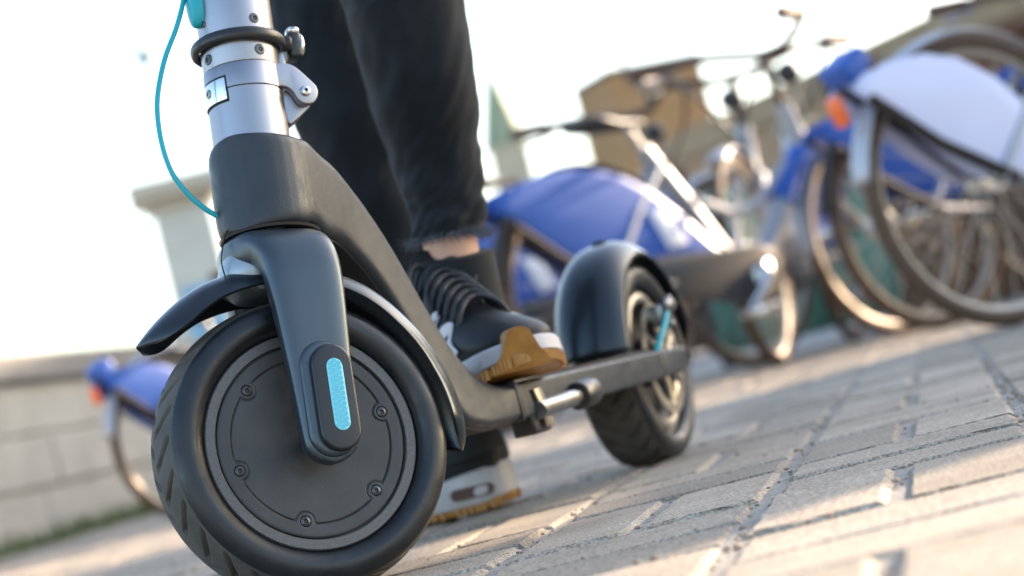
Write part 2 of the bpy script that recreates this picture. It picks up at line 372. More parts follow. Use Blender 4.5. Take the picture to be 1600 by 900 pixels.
# teal screen behind the bikes
ts = empty('barrier_screen', (1.0, 7.4, 0), R(-8)); tm = mat('teal_mesh_fabric', (.09, .25, .19), .8, col2=(.14, .29, .21), nscale=9, bump=.4, bscale=60, bdist=.01)
b = MB(); rr = []
for i in range(41):
    x = -.36+i*.62/40; rr.append([Vector((x, .02*math.sin(x*17)+.01*math.sin(x*41), z)) for z in (.05, .25, .45, .62+.02*math.sin(x*9))])
b.loft(rr, close=False, cap=False); o = b.build('fabric', tm, ts); q = o.modifiers.new('s', 'SOLIDIFY'); q.thickness = .004
for x in (-.36, .26):
    b = MB(); b.tube([(x, .03, 0), (x, .03, .7)], .018, 8); b.build('post', M['bikeblack'], ts)
tag(ts, 'low teal green fabric barrier screen standing behind the bicycle wheels', 'barrier')
pn = empty('planter', (2.2, 7.6, 0), R(-8)); wm = mat('planter_wood', (.17, .085, .045), .8, col2=(.12, .06, .03), nscale=6)
for k in range(5):
    b = MB(); b.box((0, 0, .09+k*.17), (1.9, .5, .16)); b.build('board', wm, pn, smooth=False, bevel=.01)
b = MB(); b.box((0, 0, .885), (1.96, .56, .05)); b.build('rim_board', wm, pn, smooth=False, bevel=.01)
tag(pn, 'long brown wooden planter box behind the lavender skirted bicycle', 'planter')
# kiosk and slit board added outside the frame to shape sun and shade
kk = empty('shadeboard', (4.6, 4.28, 0), R(0)); km = mat('shadeboard_grey', (.34, .31, .27), .8, noise_amt=.1, nscale=3)
b = MB(); b.box((0, 1.2, .9375), (.05, 2.4, 1.875)); b.box((0, .20, 1.9125), (.05, .40, .075)); b.box((0, 1.56, 1.9125), (.05, 1.68, .075)); b.box((0, 1.2, 2.375), (.05, 2.4, .85)); b.build('board', km, kk, smooth=False)  # slit left in the board to throw a sun streak on the paving
for yy in (.03, 1.2, 2.37):
    b = MB(); b.box((.07, yy, 1.42), (.09, .06, 2.84)); b.build('post', km, kk, smooth=False, bevel=.004)
tag(kk, 'unseen grey hoarding with a narrow gap standing right of the bicycles', 'shadeboard')
k2 = empty('shadebox', (4.8, 9.9, 0))  # unseen block added to keep sun off the low wall
b = MB(); b.box((.9, 2.6, 1.5), (1.8, 5.2, 3.0)); b.build('wall', km, k2, smooth=False, bevel=.02)
b = MB(); b.box((.9, 2.6, 3.06), (2.0, 5.4, .12)); b.build('roof', mat('shadebox_roof', (.10, .10, .11), .6), k2, smooth=False, bevel=.02)
b = MB(); b.box((-.01, 2.6, 1.6), (.04, 3.4, .8)); b.build('shutter', mat('shadebox_shutter', (.45, .45, .44), .5, .3), k2, smooth=False, bevel=.005)
tag(k2, 'unseen grey kiosk with a closed shutter, far right beyond the bicycles', 'shadebox')

# ------------------------------------------------------------------ SCOOTER
SC = empty('electric_scooter', (-.178, 1.606, 0), math.atan2(.9354, .3535))
tag(SC, 'dark grey electric scooter with silver stem and turquoise cable, front wheel turned', 'scooter')
TH = R(-43)
FRM = Matrix.Translation((.001, 0, .1065)) @ Matrix.Rotation(R(12), 4, 'Y') @ Matrix.Rotation(TH, 4, 'Z')
HEAD = Matrix.Translation((0, 0, .104)) @ Matrix.Rotation(R(12), 4, 'Y')

# tyre with moulded grooves
NG = 28
def tyre_mesh(nseg, grooves=True):
    prof = []   # (y, r)
    key = [(.0205, .0800), (.0240, .0815), (.0272, .0855), (.0287, .0900), (.0284, .0945), (.0268, .0985), (.0247, .1010), (.0232, .1021), (.0210, .1031), (.0160, .1049), (.0105, .1062), (.0050, .1069), (0, .1071)]
    key = [(y*1.16, r) for y, r in key]; full = [(-y, r) for y, r in key]+[(y, r) for y, r in key[-2::-1]]
    vecs = [Vector((y, r, 0)) for y, r in full]; sp_, _ = spline(vecs, 1, 5)
    prof = [(v.x, v.y+max(0, v.y-.09)*.10) for v in sp_]
    b = MB(); vs = []; fs = []; m = len(prof); mi = []
    for k in range(nseg):
        a = 2*math.pi*k/nseg
        for (y, r) in prof:
            rr = r
            if grooves and abs(y) < .0262:
                for sgn in (-1, 1):
                    # groove runs from the shoulder inward, swept along the rotation
                    yy = y*sgn
                    if .0005 < yy < .0240:
                        s_ = (yy-.0005)/.0235
                        ph = (a+(0 if sgn > 0 else math.pi/NG))*NG/(2*math.pi)
                        c = (1-s_)*.85+.10*math.sin(s_*math.pi)
                        u = (ph-c) % 1.0; u = min(u, 1-u)
                        w_ = .14
                        if u < w_:
                            e = min(1, (.5-abs(s_-.5))*9)
                            rr -= .0036*(1-(u/w_)**4)*max(0, min(1, e))
                # small sipes at the centre
                ph = (a*NG/(2*math.pi)+.3) % 1; 
            vs.append((rr*math.cos(a), y, rr*math.sin(a)))
    for k in range(nseg):
        k2 = (k+1) % nseg
        for j in range(m-1):
            fs.append((k*m+j, k2*m+j, k2*m+j+1, k*m+j+1)); mi.append(1 if abs(prof[j][0]) < .0272 and prof[j][1] > .1 else 0)
    b.v = [Vector(v) for v in vs]; b.f = fs; b.mi = mi
    # rubber vent hairs
    rnd = random.Random(3)
    for k in range(130):
        a = rnd.uniform(0, 6.283); y, r = rnd.choice([(-.0256, .1021), (-.0264, .1016), (-.0275, .1006), (-.012, .1063), (.008, .1066), (-.0302, .0858)])
        p = Vector((r*math.cos(a), y, r*math.sin(a))); dr = Vector((math.cos(a), rnd.uniform(-1.4, -.2) if y < 0 else .3, math.sin(a))).normalized()
        tg = Vector((-math.sin(a), 0, math.cos(a)))*rnd.uniform(-.6, .6)
        ln = rnd.uniform(.0008, .0026)
        b.tube([p-dr*.0005, p+dr*ln*.5, p+(dr+tg)*ln], [.0004, .0003, .00015], 4)
        b.mi[-1] = 0
    return b
fw = None
HW = .0205
# hub (part), everything about the local y axis, near side = -y
b = MB()
b.lathe([(.040, -.0225), (.0712, -.0225), (.0716, -.0268), (.0722, -.0275), (.0788, -.0275), (.0796, -.0268), (.0802, -.0240), (.0800, -.019), (.0800, .019), (.0802, .024), (.0788, .0265), (.04, .0265), (.02, .03)], 160, 'Y')
b.xf(FRM); fw = b.build('front_wheel', 'hubring', SC, angle=40)
b = tyre_mesh(1200); b.xf(FRM); b.build('tyre', ['tyre', 'tread'], fw, angle=60)
# motor cover with raised outline around the screws
SCR = [(math.radians(17+60*k)) for k in range(6)]
def cover():
    rs = [0.001, .01, .02, .03, .04, .046]+[.0470+.00035*k for k in range(48)]+[.0645, .0670, .0690, .0697, .0702, .0704]
    nseg = 720; rings = []
    for r in rs:
        ring = []
        for k in range(nseg):
            a = 2*math.pi*k/nseg; x, z = r*math.cos(a), r*math.sin(a)
            d = .0600-r                       # >0 inside the panel
            for s_ in SCR:
                dx, dz = x-.0590*math.cos(s_), z-.0590*math.sin(s_)
                q = math.hypot(dx, dz)-.0068
                # smooth min
                h = max(0, min(1, .5+.5*(q-d)/.002)); d = q*(1-h)+d*h-.002*h*(1-h)
            st = max(0, min(1, (d+.0006)/.0012)); st = st*st*(3-2*st)
            hgt = .0009*st*0+(-.0011)*math.exp(-((d)/.00060)**2)-.0005*st
            y = -.0262-hgt
            if r > .0695: y += (r-.0695)*.9
            for s_ in SCR:
                q = math.hypot(x-.0590*math.cos(s_), z-.0590*math.sin(s_))
                if q < .0044: y += .0011*min(1, (.0044-q)/.0006)
            ring.append(Vector((x, y, z)))
        rings.append(ring)
    rings.append([Vector((.0706*math.cos(2*math.pi*k/nseg), -.0235, .0706*math.sin(2*math.pi*k/nseg))) for k in range(nseg)])
    bb = MB(); bb.loft(rings, cap=False); bb.f.append(tuple(range(nseg))); bb.mi.append(0); return bb
b = cover(); b.xf(FRM); b.build('motor_cover', 'cover', fw, angle=70)
# screw prototype: axis along -y
def screw_mb(r=.0037, hexr=.0015, dome=.0006, torx=False):
    bb = MB(); n = 36
    bb.lathe([(r, .0012), (r, -.0002), (r*.93, -.0006), (hexr*1.25, -.0006-dome), (hexr*1.02, -.0005-dome)], n, 'Y', mi=0)
    hx = [(hexr*math.cos(k*math.pi/3), hexr*math.sin(k*math.pi/3)) for k in range(6)]
    ro = [Vector((hexr*1.02*math.cos(2*math.pi*k/n), -.0005-dome, hexr*1.02*math.sin(2*math.pi*k/n))) for k in range(n)]
    ri = [Vector((hexr*.9*math.cos(2*math.pi*k/n), -.0001, hexr*.9*math.sin(2*math.pi*k/n))) for k in range(n)]
    bb.loft([ro, ri], cap=False, mi=1); bb.f.append(tuple(range(len(bb.v)-n, len(bb.v)))); bb.mi.append(1)
    # socket ridge
    bb.lathe([(hexr*.42, -.0002), (hexr*.42, -.0006), (.0001, -.0007)], 12, 'Y', mi=0)
    return bb
for s_ in SCR:
    bb = screw_mb(); bb.xf(Matrix.Translation((.0590*math.cos(s_), -.0255, .0590*math.sin(s_)))); bb.xf(FRM)
    bb.build('screw', ['darkbolt', 'hole'], fw, angle=30)
b = MB(); b.tube([(0, -.052, 0), (0, .052, 0)], .006, 20); b.xf(FRM); b.build('axle', 'darkbolt', fw)

# fork: an inverted U
path = [(-.0505, -.006, .0045, .0205, .0085), (-.0503, .02, .0045, .0222, .0090), (-.0500, .050, .0045, .0240, .0095), (-.0495, .080, .0042, .0262, .0100), (-.0480, .105, .0040, .0280, .0110), (-.0450, .125, .0035, .0290, .0125),
        (-.0385, .1385, .001, .0305, .0135), (-.027, .1455, -.002, .0330, .0140), (-.012, .1475, -.003, .0350, .0145), (0, .1480, -.0035, .0355, .0145)]
full = path+[(-y, z, cx, a, t_) for (y, z, cx, a, t_) in path[-2::-1]]
rings = []
# rounded lower ends
def fr_ring(y, z, cx, a, t_, ty, tz, e=3.6):
    nl = math.hypot(ty, tz); ny, nz = -tz/nl, ty/nl
    return [Vector((cx+u, y+v*ny, z+v*nz)) for (u, v) in sell(a, t_, 48, e)]
pv = [Vector(p) for p in [(q[0], q[1], 0) for q in full]]
P4 = [(Vector((q[0], q[1], q[2])), (q[3], q[4])) for q in full]
pos, _ = spline([p for p, _ in P4], 1, 5); _, aa = spline([p for p, _ in P4], [q[0] for _, q in P4], 5); _, tt = spline([p for p, _ in P4], [q[1] for _, q in P4], 5)
npos = len(pos)
for i in range(npos):
    tv = pos[min(i+1, npos-1)]-pos[max(i-1, 0)]
    rings.append(fr_ring(pos[i].x, pos[i].y, pos[i].z, aa[i], tt[i], tv.x, tv.y))
def endcap(ring0, y, z0, cx, a, t_, rev):
    out = []
    for k in range(7):
        f = (k+1)/7; ang = f*math.pi/2
        out.append([Vector((cx+u*math.cos(ang)**.9 if k < 6 else cx+u*.02, y+v*(1-.35*f), z0-.0165*math.sin(ang))) for (u, v) in sell(a, t_, 48, 3.6)])
    return out
c0 = []
for k in range(7, 0, -1):
    ang = (k/7)*math.pi/2; f = k/7; ca = max(math.cos(ang), .03)
    ty = 1 if True else 0
    c0.append([Vector((.0045+u*ca, -.0505-v*(1-.25*f), -.006-.0165*math.sin(ang))) for (u, v) in sell(.0205, .0085, 48, 3.6)])
c1 = []
for k in range(1, 8):
    ang = (k/7)*math.pi/2; f = k/7; ca = max(math.cos(ang), .03)
    c1.append([Vector((.0045+u*ca, .0505+v*(1-.25*f), -.006-.0165*math.sin(ang))) for (u, v) in sell(.0205, .0085, 48, 3.6)])
b = MB(); b.loft(c0+rings+c1); b.xf(FRM); fork = b.build('fork', 'fork', SC, angle=50)
# forward crown block and steerer
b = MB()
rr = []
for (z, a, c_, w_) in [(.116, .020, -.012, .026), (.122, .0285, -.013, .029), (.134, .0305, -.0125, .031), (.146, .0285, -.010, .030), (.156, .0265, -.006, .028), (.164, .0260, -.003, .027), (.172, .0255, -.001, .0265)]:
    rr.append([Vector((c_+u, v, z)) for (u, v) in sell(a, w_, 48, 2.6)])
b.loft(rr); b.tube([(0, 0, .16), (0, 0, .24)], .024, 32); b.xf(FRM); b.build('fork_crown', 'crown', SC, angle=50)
# hair-thin cable in front of crown
b = MB(); b.tube([(-.036, -.012, .166), (-.0405, -.012, .156), (-.0445, -.013, .141), (-.043, -.013, .128)], .0005, 6, smooth=4); b.xf(FRM); b.build('thin_wire', 'hole', SC)
# boss pods
for sg in (1, -1):
    b = MB(); b.prism(stadium(.0048, -.0015, .0475, .0180), -.052, -.0615)
    if sg < 0: b.xf(Matrix.Scale(-1, 4, (0, 1, 0)))
    b.xf(FRM); ap = b.build('axle_cap', 'fork', SC, bevel=.0035, seg=4)
    b = MB(); b.prism(stadium(.0085, -.0015, .0460, .0152), -.060, -.0672)
    if sg < 0: b.xf(Matrix.Scale(-1, 4, (0, 1, 0)))
    b.xf(FRM); b.build('axle_cap_plate', 'plastic', ap, bevel=.0022, seg=4)
    b = MB(); b.prism(stadium(.0098, .0035, .0440, .0060), -.0668, -.0678)
    if sg < 0: b.xf(Matrix.Scale(-1, 4, (0, 1, 0)))
    b.xf(FRM); rf = b.build('reflector', 'reflector', ap, bevel=.0003, seg=2)
    b = MB(); hr = .00215
    for i in range(-3, 4):
        for j in range(-2, 22):
            x = .0098+i*hr*1.5; z = .000+(j+(.5 if i % 2 else 0))*hr*math.sqrt(3)
            zc = min(max(z, .0035), .0440)
            if math.hypot(x-.0098, z-zc) < .0060-hr*.55:
                pts = [(x+hr*.86*math.cos(k*math.pi/3), z+hr*.86*math.sin(k*math.pi/3)) for k in range(6)]
                pts = [(px if math.hypot(px-.0098, pz-min(max(pz, .0035), .044)) < .0057 else .0098+(px-.0098)*.8, pz) for px, pz in pts]
                b.prism(pts, -.0670, -.0680)
    if sg < 0: b.xf(Matrix.Scale(-1, 4, (0, 1, 0)))
    b.xf(FRM); b.build('reflector_cells', 'reflector2', ap, smooth=False)

# front fender
TR = [(-6, .1265), (2, .1265), (13, .1262), (25, .1262), (46, .1290), (62, .1330), (80, .1355), (96, .1360), (106, .1370), (117, .1385), (130, .1385), (142, .1390), (148, .1390)]
def fender_mb(tab, a0, a1, wmax, tip0, tip1, drop, n=90, m=20, lip=.006):
    rings = []
    for i in range(n+1):
        f = i/n; a = a0+(a1-a0)*f; rad = interp(tab, a)
        e = 1.0
        if tip1 and f > 1-tip1: q = (f-(1-tip1))/tip1; e = math.sqrt(max(0, 1-q*q))*.92+.08*(1-q)
        if tip0 and f < tip0: q = 1-f/tip0; e = math.sqrt(max(0, 1-q*q))*.9+.1*(1-q)
        w_ = max(wmax*e, .0012); ring = []
        for j in range(m+1):
            s_ = -1+2*j/m; y = w_*math.sin(s_*math.pi/2)**1 if False else w_*s_*(1.0-.06*s_*s_)/.94
            dr = drop*(abs(s_)**2.6)*(w_/wmax)
            ring.append(Vector(((rad-dr)*math.cos(R(a)), y, (rad-dr)*math.sin(R(a)))))
        rings.append(ring)
    bb = MB(); bb.loft(rings, close=False, cap=False); return bb
b = fender_mb(TR, -5, 143, .0340, .07, .085, .0175); b.xf(FRM); o = b.build('front_fender', 'fender', SC, angle=80)
q = o.modifiers.new('s', 'SOLIDIFY'); q.thickness = .0024; q.offset = 0
q = o.modifiers.new('b', 'BEVEL'); q.width = .0008; q.segments = 2; q.angle_limit = R(40)

# body: head shroud flowing into the neck
def HX(x, z): v = HEAD @ Vector((x, 0, z)); return (v.x, v.z)
secs = []
for x, w_ in [(-.0385, .004), (-.0378, .0085), (-.0357, .0150), (-.0325, .0208), (-.028, .0265), (-.0215, .0317), (-.014, .0355), (-.006, .0377), (.003, .0384), (.012, .0385)]:
    secs.append((HX(x, .2360), HX(x, .1640+(.002 if x > 0 else 0)), w_))
secs += [((.0775, .3225), (.0575, .2570), .0385), ((.0960, .3130), (.0800, .2510), .0387), ((.1170, .2960), (.1000, .2390), .0388), ((.1370, .2750), (.1190, .2220), .0400), ((.1545, .2520), (.1360, .2010), .0415),
         ((.1700, .2270), (.1500, .1780), .0432), ((.1840, .2010), (.1630, .1560), .0452), ((.1985, .1760), (.1740, .1340), .0476), ((.2150, .1530), (.1840, .1120), .0502), ((.2340, .1350), (.1960, .0930), .0535),
         ((.2540, .1230), (.2250, .0850), .0575), ((.2720, .1175), (.2600, .0840), .0615), ((.2860, .1160), (.2880, .0840), .0648)]
U = [Vector((a[0], a[1], 0)) for a, _, _ in secs]; L_ = [Vector((a[0], a[1], 0)) for _, a, _ in secs]; W_ = [q for _, _, q in secs]
U2, W2 = spline(U, W_, 4); L2, _ = spline(L_, 1, 4)
def neck_rings(lo=0, hi=None, e=7.5):
    out = []
    for u, l, w_ in list(zip(U2, L2, W2))[lo:hi]:
        c = (u+l)/2; h = (u-l)/2
        out.append([Vector((c.x+h.x*v, uu, c.y+h.y*v)) for (uu, v) in sell(w_, 1.0, 64, e)])
    return out
b = MB(); b.loft(neck_rings()); neck = b.build('neck', 'body', SC, angle=50)
# hollow's shade under the neck, painted as a strip proud of the face
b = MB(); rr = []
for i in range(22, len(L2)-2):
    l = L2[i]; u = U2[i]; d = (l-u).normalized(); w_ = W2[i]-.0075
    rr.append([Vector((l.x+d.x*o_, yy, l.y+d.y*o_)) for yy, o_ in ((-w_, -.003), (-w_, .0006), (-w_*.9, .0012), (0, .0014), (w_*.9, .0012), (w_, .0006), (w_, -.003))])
b.loft(rr, close=False, cap=False); b.build('neck_shade_strip', 'hollow', neck)
# collar lip at the bottom of the shroud
b = MB(); b.lathe([(.0380, .1645), (.0372, .1625), (.0345, .1622), (.0310, .1625), (.0300, .165), (.030, .172)], 96, 'Z'); b.xf(HEAD); b.build('shroud_lip', 'plastic', neck)
b = MB(); b.tube([(.126, -.005, .205), (.130, .004, .185), (.150, .010, .160), (.158, .012, .13)], .0022, 8, smooth=5); b.xf(Matrix.Translation((-.02, 0, -.004))); b.build('underside_cable', 'plastic', neck)

# stem (silver), in the steered frame, axis x = -.004
SX = -.004
def stem_lathe(prof, n=96):
    bb = MB(); bb.lathe(prof, n, 'Z', c=(SX, 0, 0)); return bb
b = stem_lathe([(.0292, .222), (.0292, .2728), (.0286, .2733), (.0278, .2735)]); b.xf(FRM); stem = b.build('lower_stem', 'alu', SC)
b = stem_lathe([(.0278, .2733), (.0292, .2735), (.0296, .2740), (.0296, .2918), (.0292, .2924), (.0278, .2926)]); b.xf(FRM); b.build('clamp_band', 'alu', stem)
b = stem_lathe([(.0278, .2926), (.0288, .2930), (.0290, .2936), (.0288, .345), (.0280, .50), (.0250, .80), (.0235, 1.02), (.0225, 1.03), (.001, 1.03)]); b.xf(FRM); us = b.build('upper_stem', 'alu', SC)
# hinge ears
def smooth_poly(pts, k=5):
    v, _ = spline([Vector((p[0], p[1], 0)) for p in pts], 1, k); return [(q.x, q.y) for q in v]
ear = [(.000, .2922), (.0170, .2928), (.0265, .2918), (.0330, .2880), (.0420, .2785), (.0465, .2725), (.0460, .2660), (.0420, .2605), (.0350, .2598), (.0305, .2630), (.0270, .2695), (.0215, .2736), (.012, .2742), (.000, .2742)]
for y in (-.0215, .0145):
    b = MB(); b.prism(smooth_poly(ear, 4), y, y+.007); b.xf(FRM); b.build('hinge_ear', 'alu', stem, bevel=.0008, seg=2)
lower = [(.020, .2735), (.0225, .2475), (.0290, .2495), (.0370, .2560), (.0430, .2620), (.0440, .2700), (.0380, .2755)]
b = MB(); b.prism(smooth_poly(lower, 3), -.0135, .0135); b.xf(FRM); b.build('hinge_block', 'alu', stem, bevel=.002, seg=3)
b = MB(); b.lathe([(.0001, -.0250), (.0012, -.0248), (.0034, -.0240), (.0042, -.0225), (.0042, -.018)], 32, 'Y', c=(.0365, 0, .2695)); b.xf(FRM); b.build('hinge_bolt', 'chrome', stem)
b = MB(); b.lathe([(.0001, -.02515), (.0016, -.02515), (.0016, -.0245)], 6, 'Y', c=(.0365, 0, .2695)); b.xf(FRM); b.build('hinge_bolt_socket', 'hole', stem)
b = MB(); b.box((.0275, 0, .304), (.006, .012, .035)); b.xf(FRM); b.build('latch_arm', 'alu', us, bevel=.001)
b = MB(); b.tube([(.029, -.006, .314), (.0365, -.008, .3135)], .0062, 16); b.box((.0395, -.001, .3135), (.010, .016, .021)); b.xf(FRM); b.build('latch_lever', 'plastic', us, bevel=.002, seg=2)
b = MB(); b.ball((.0405, -.002, .325), (.0055, .008, .0045), 20, 12); b.ball((.0452, -.002, .3145), (.0030, .0075, .0095), 20, 12); b.xf(FRM); b.build('latch_knob', 'chrome', us)
# safety ring
b = MB(); pts = [(SX+.0335*math.cos(k*2*math.pi/80), .0335*math.sin(k*2*math.pi/80), .3125) for k in range(80)]
b.lathe([(.0332+.0040*math.cos(k*2*math.pi/16)*.85, .3125+.0050*math.sin(k*2*math.pi/16)) for k in range(16)], 96, 'Z', c=(SX, 0, 0), close_prof=True); b.xf(FRM); b.build('safety_ring', 'plastic', us)
# screws around the stem: angle measured from the rear towards the near side
def cyl_pt(ang, z, r): return Matrix.Translation((SX, 0, z)) @ Matrix.Rotation(R(90-ang), 4, 'Z') @ Matrix.Translation((0, -r, 0))
for ang, z, r_, rr_ in [(76, .3010, .0290, .0043), (163, .3005, .0290, .0043), (78, .3262, .0290, .0040), (163, .3290, .0290, .0026), (-104, .3006, .0290, .0034)]:
    bb = screw_mb(rr_, rr_*.42, .0004); bb.xf(cyl_pt(ang, z, r_)); bb.xf(FRM); bb.build('screw', ['darkbolt', 'hole'], us)
b = MB(); rr = []   # curved lock plate
for k in range(13):
    a = 136+k*(200-136)/12; th = R(a); cut = 0
    rr.append([Vector((SX+r_*math.cos(th), -r_*math.sin(th), z)) for r_, z in ((.0288, .2640), (.0303, .2645), (.0303, .2818), (.0288, .2824))])
b.loft(rr); b.xf(FRM); lp = b.build('lock_plate', 'chrome', stem, bevel=.0004)
b = MB(); rr = []
for k in range(13):
    a = 133.5+k*(202-133.5)/12; th = R(a)
    rr.append([Vector((SX+r_*math.cos(th), -r_*math.sin(th), z)) for r_, z in ((.0285, .2628), (.02975, .2628), (.02975, .2834), (.0285, .2834))])
b.loft(rr); b.xf(FRM); b.build('lock_plate_seam', 'hole', stem)
bb = screw_mb(.0036, .0015, .0005); bb.xf(cyl_pt(171, .2742, .0303)); bb.xf(FRM); bb.build('screw', ['steel', 'hole'], stem)
# handlebar and grips above the frame
b = MB(); b.tube([(SX, -.215, .985), (SX, -.10, .985), (SX, .10, .985), (SX, .215, .985)], .0135, 20); b.box((SX, 0, 1.03), (.05, .11, .03)); b.xf(FRM); hb = b.build('handlebar', 'plastic', SC, bevel=.004)
for sg in (-1, 1):
    b = MB(); b.tube([(SX, sg*.10, .985), (SX, sg*.205, .985)], .0165, 20); b.xf(FRM); b.build('grip', 'mat', hb)
# turquoise cable
b = MB()
b.tube([(-.040, -.001, .375), (-.0410, 0, .3560), (-.0500, -.001, .3310), (-.0625, 0, .3050), (-.0712, .0, .2780), (-.0740, 0, .2580), (-.0732, 0, .2350), (-.0688, 0, .2150), (-.0600, 0, .1995), (-.0495, 0, .1880), (-.0385, 0, .1800), (-.030, 0, .176)], .0020, 14, smooth=8)
b.xf(FRM); b.build('brake_cable', 'teal', SC)
b = MB(); b.loft([[Vector((SX-.0300-o_, v, .352+u)) for (u, v) in sell(.0240*s_, .0085*s_, 40, 2.3)] for o_, s_ in ((-.004, 1), (.0025, 1), (.0050, .92), (.0062, .7))]); b.xf(Matrix.Translation((0, -.004, 0))); b.xf(FRM); b.build('cable_grommet', 'teal', SC, bevel=.001)

# deck
poly_unused = [(.2880, .0850), (.2880, .1158), (.755, .1135), (.800, .1110), (.812, .1030), (.795, .0890), (.755, .0860)]
b = MB(); n = 30
b.prism([(.2895, .0848), (.2895, .1155), (.700, .1135), (.700, .0858)], -.0648, .0648); deck = b.build('deck', 'body', SC, bevel=.0035, seg=4)
for sg in (-1, 1):
    b = MB(); b.prism([(.7005, .0860), (.7005, .1132), (.772, .1130), (.790, .1120), (.812, .1075), (.806, .0960), (.792, .0890), (.760, .0862)], sg*.0645, sg*.0500); b.build('rear_arm', 'body', SC, bevel=.003, seg=3)
b = MB(); b.box((.50, 0, .1152), (.41, .108, .0030))
for k in range(60): b.box((.30+k*.0068, 0, .1174), (.0034, .104, .0018))
b.build('grip_mat', 'mat', deck, smooth=False)
b = MB()
for k in range(16): b.box((.296+k*.004, -.0575, .1172), (.0026, .008, .0032))
b.build('mat_edge', 'steel', deck, bevel=.0006)
# hinge seam strap, kickstand
b = MB(); b.prism([(.2835, .0835), (.2835, .1165), (.2885, .1165), (.2885, .0835)], -.0655, .0655); b.build('seam_band', 'plastic', SC, bevel=.0012)
ks = MB(); ks.box((.332, -.052, .083), (.042, .022, .028)); kso = ks.build('kickstand_mount', 'plastic', SC, bevel=.003)
b = MB(); b.prism([(.314, .1075), (.331, .1075), (.345, .0800), (.345, .0725), (.330, .0730)], -.0690, -.0655); b.build('mount_plate', 'rotor', kso, bevel=.0008)
b = MB(); b.ball((.333, -.0695, .0915), (.0045, .002, .0045), 16, 8); b.build('mount_bolt', 'chrome', kso)
b = MB(); b.tube([(.318, -.066, .0885), (.37, -.068, .0895), (.425, -.070, .0915)], [.0080, .0076, .0076], 20); b.build('kickstand', 'steel', SC)
b = MB(); b.tube([(.412, -.070, .0912), (.445, -.071, .0925), (.454, -.071, .0930)], [.0125, .0130, .0095], 20); b.build('kickstand_foot', 'plastic', SC, bevel=.001)

# rear wheel
RW = Matrix.Translation((.800, 0, .1045))
b = MB(); b.lathe([(.012, -.034), (.024, -.030), (.026, -.012), (.060, -.010), (.066, -.018), (.0788, -.0225), (.0800, -.020), (.0800, .020), (.0788, .0225), (.066, .018), (.060, .01), (.026, .012), (.024, .03), (.012, .034)], 96, 'Y'); b.xf(RW)
rw = b.build('rear_wheel', 'plastic', SC)
b = tyre_mesh(600); b.xf(RW); b.build('tyre', ['tyre', 'tread'], rw, angle=60)
b = MB(); b.lathe([(.0480, -.0355), (.0600, -.0355), (.0600, -.0335), (.0480, -.0335)], 96, 'Y', close_prof=True)
for k in range(6):
    a = k*math.pi/3; c_, s_ = math.cos(a), math.sin(a); c2, s2 = math.cos(a+.45), math.sin(a+.45)
    b.tube([(.018*c_, -.0345, .018*s_), (.035*c2*.98, -.0345, .035*s2*.98), (.050*c2, -.0345, .050*s2)], .0034, 6)
b.lathe([(.010, -.0360), (.020, -.0360), (.020, -.0325), (.010, -.0325)], 48, 'Y', close_prof=True)
b.lathe([(.0640, -.0245), (.0690, -.0262), (.0740, -.0245), (.0720, -.0215)], 96, 'Y', close_prof=True)
b.xf(RW); b.build('brake_rotor', 'rotor', rw)
b = MB(); b.tube([(.8, -.066, .1045), (.8, .066, .1045)], .006, 16); b.build('rear_axle', 'darkbolt', rw)
b = MB(); b.box((.8, -.041, .149), (.034, .020, .024)); b.tube([(.786, -.054, .158), (.812, -.054, .158)], .007, 12); b.tube([(.80, -.048, .163), (.80, -.060, .163)], .005, 12); b.tube([(.79, -.047, .138), (.79, -.060, .138)], .004, 12)
b.build('brake_caliper', 'steel', SC, bevel=.002)
b = MB(); b.tube([(.735, -.050, .112), (.750, -.054, .127), (.770, -.056, .140), (.786, -.055, .150)], .0034, 12, smooth=4); b.build('rear_brake_cable', 'teal', SC)
TRR = [(-20, .133), (0, .133), (90, .1335), (170, .132), (200, .131)]
b = fender_mb(TRR, -2, 172, .0385, .12, 0, .021, n=70, m=24); b.xf(RW); o = b.build('rear_fender', 'fender', SC, angle=80)
q = o.modifiers.new('s', 'SOLIDIFY'); q.thickness = .003; q.offset = 0
b = MB(); b.box((.794, 0, .2385), (.022, .014, .007)); b.build('fender_hook', 'hole', SC, bevel=.003)
b = MB(); b.box((.928, 0, .150), (.010, .030, .022)); b.build('tail_light', mat('red_lens', (.5, .02, .02), .2), SC, bevel=.003)

# ------------------------------------------------------------------ PERSON
PE = empty('person', (-.08, 2.12, 0)); PO = Vector((.08, -2.12, 0))
tag(PE, 'person in frayed black jeans and black sneakers, one foot on the scooter deck', 'person')
def rel(p): return Vector(p)+PO
# continuous body (skin modifier)
near_an = Vector((-.047, 2.005, .205)); near_kn = Vector((-.030, 1.965, .53)); far_an = Vector((-.082, 2.185, .10)); far_kn = Vector((-.112, 2.16, .50))
jl = {'pel': (-.06, 2.30, .93), 'hipn': (-.02, 2.27, .86), 'hipf': (-.12, 2.30, .86), 'kn': near_kn, 'kf': far_kn, 'an': near_an, 'af': far_an, 'hn': (-.056, 2.03, .155), 'tn': (-.038, 1.885, .145), 'hf': (-.075, 2.21, .045), 'tf': (-.24, 2.24, .03),
      'sp': (-.07, 2.28, 1.15), 'ch': (-.08, 2.22, 1.34), 'ne': (-.08, 2.20, 1.48), 'hd': (-.09, 2.16, 1.60), 'tp': (-.09, 2.16, 1.70), 'sn': (.09, 2.20, 1.40), 'sf': (-.25, 2.22, 1.40), 'en': (.16, 2.05, 1.18), 'ef': (-.36, 2.02, 1.18), 'wn': (.04, 1.86, 1.09), 'wf': (-.30, 1.84, 1.09)}
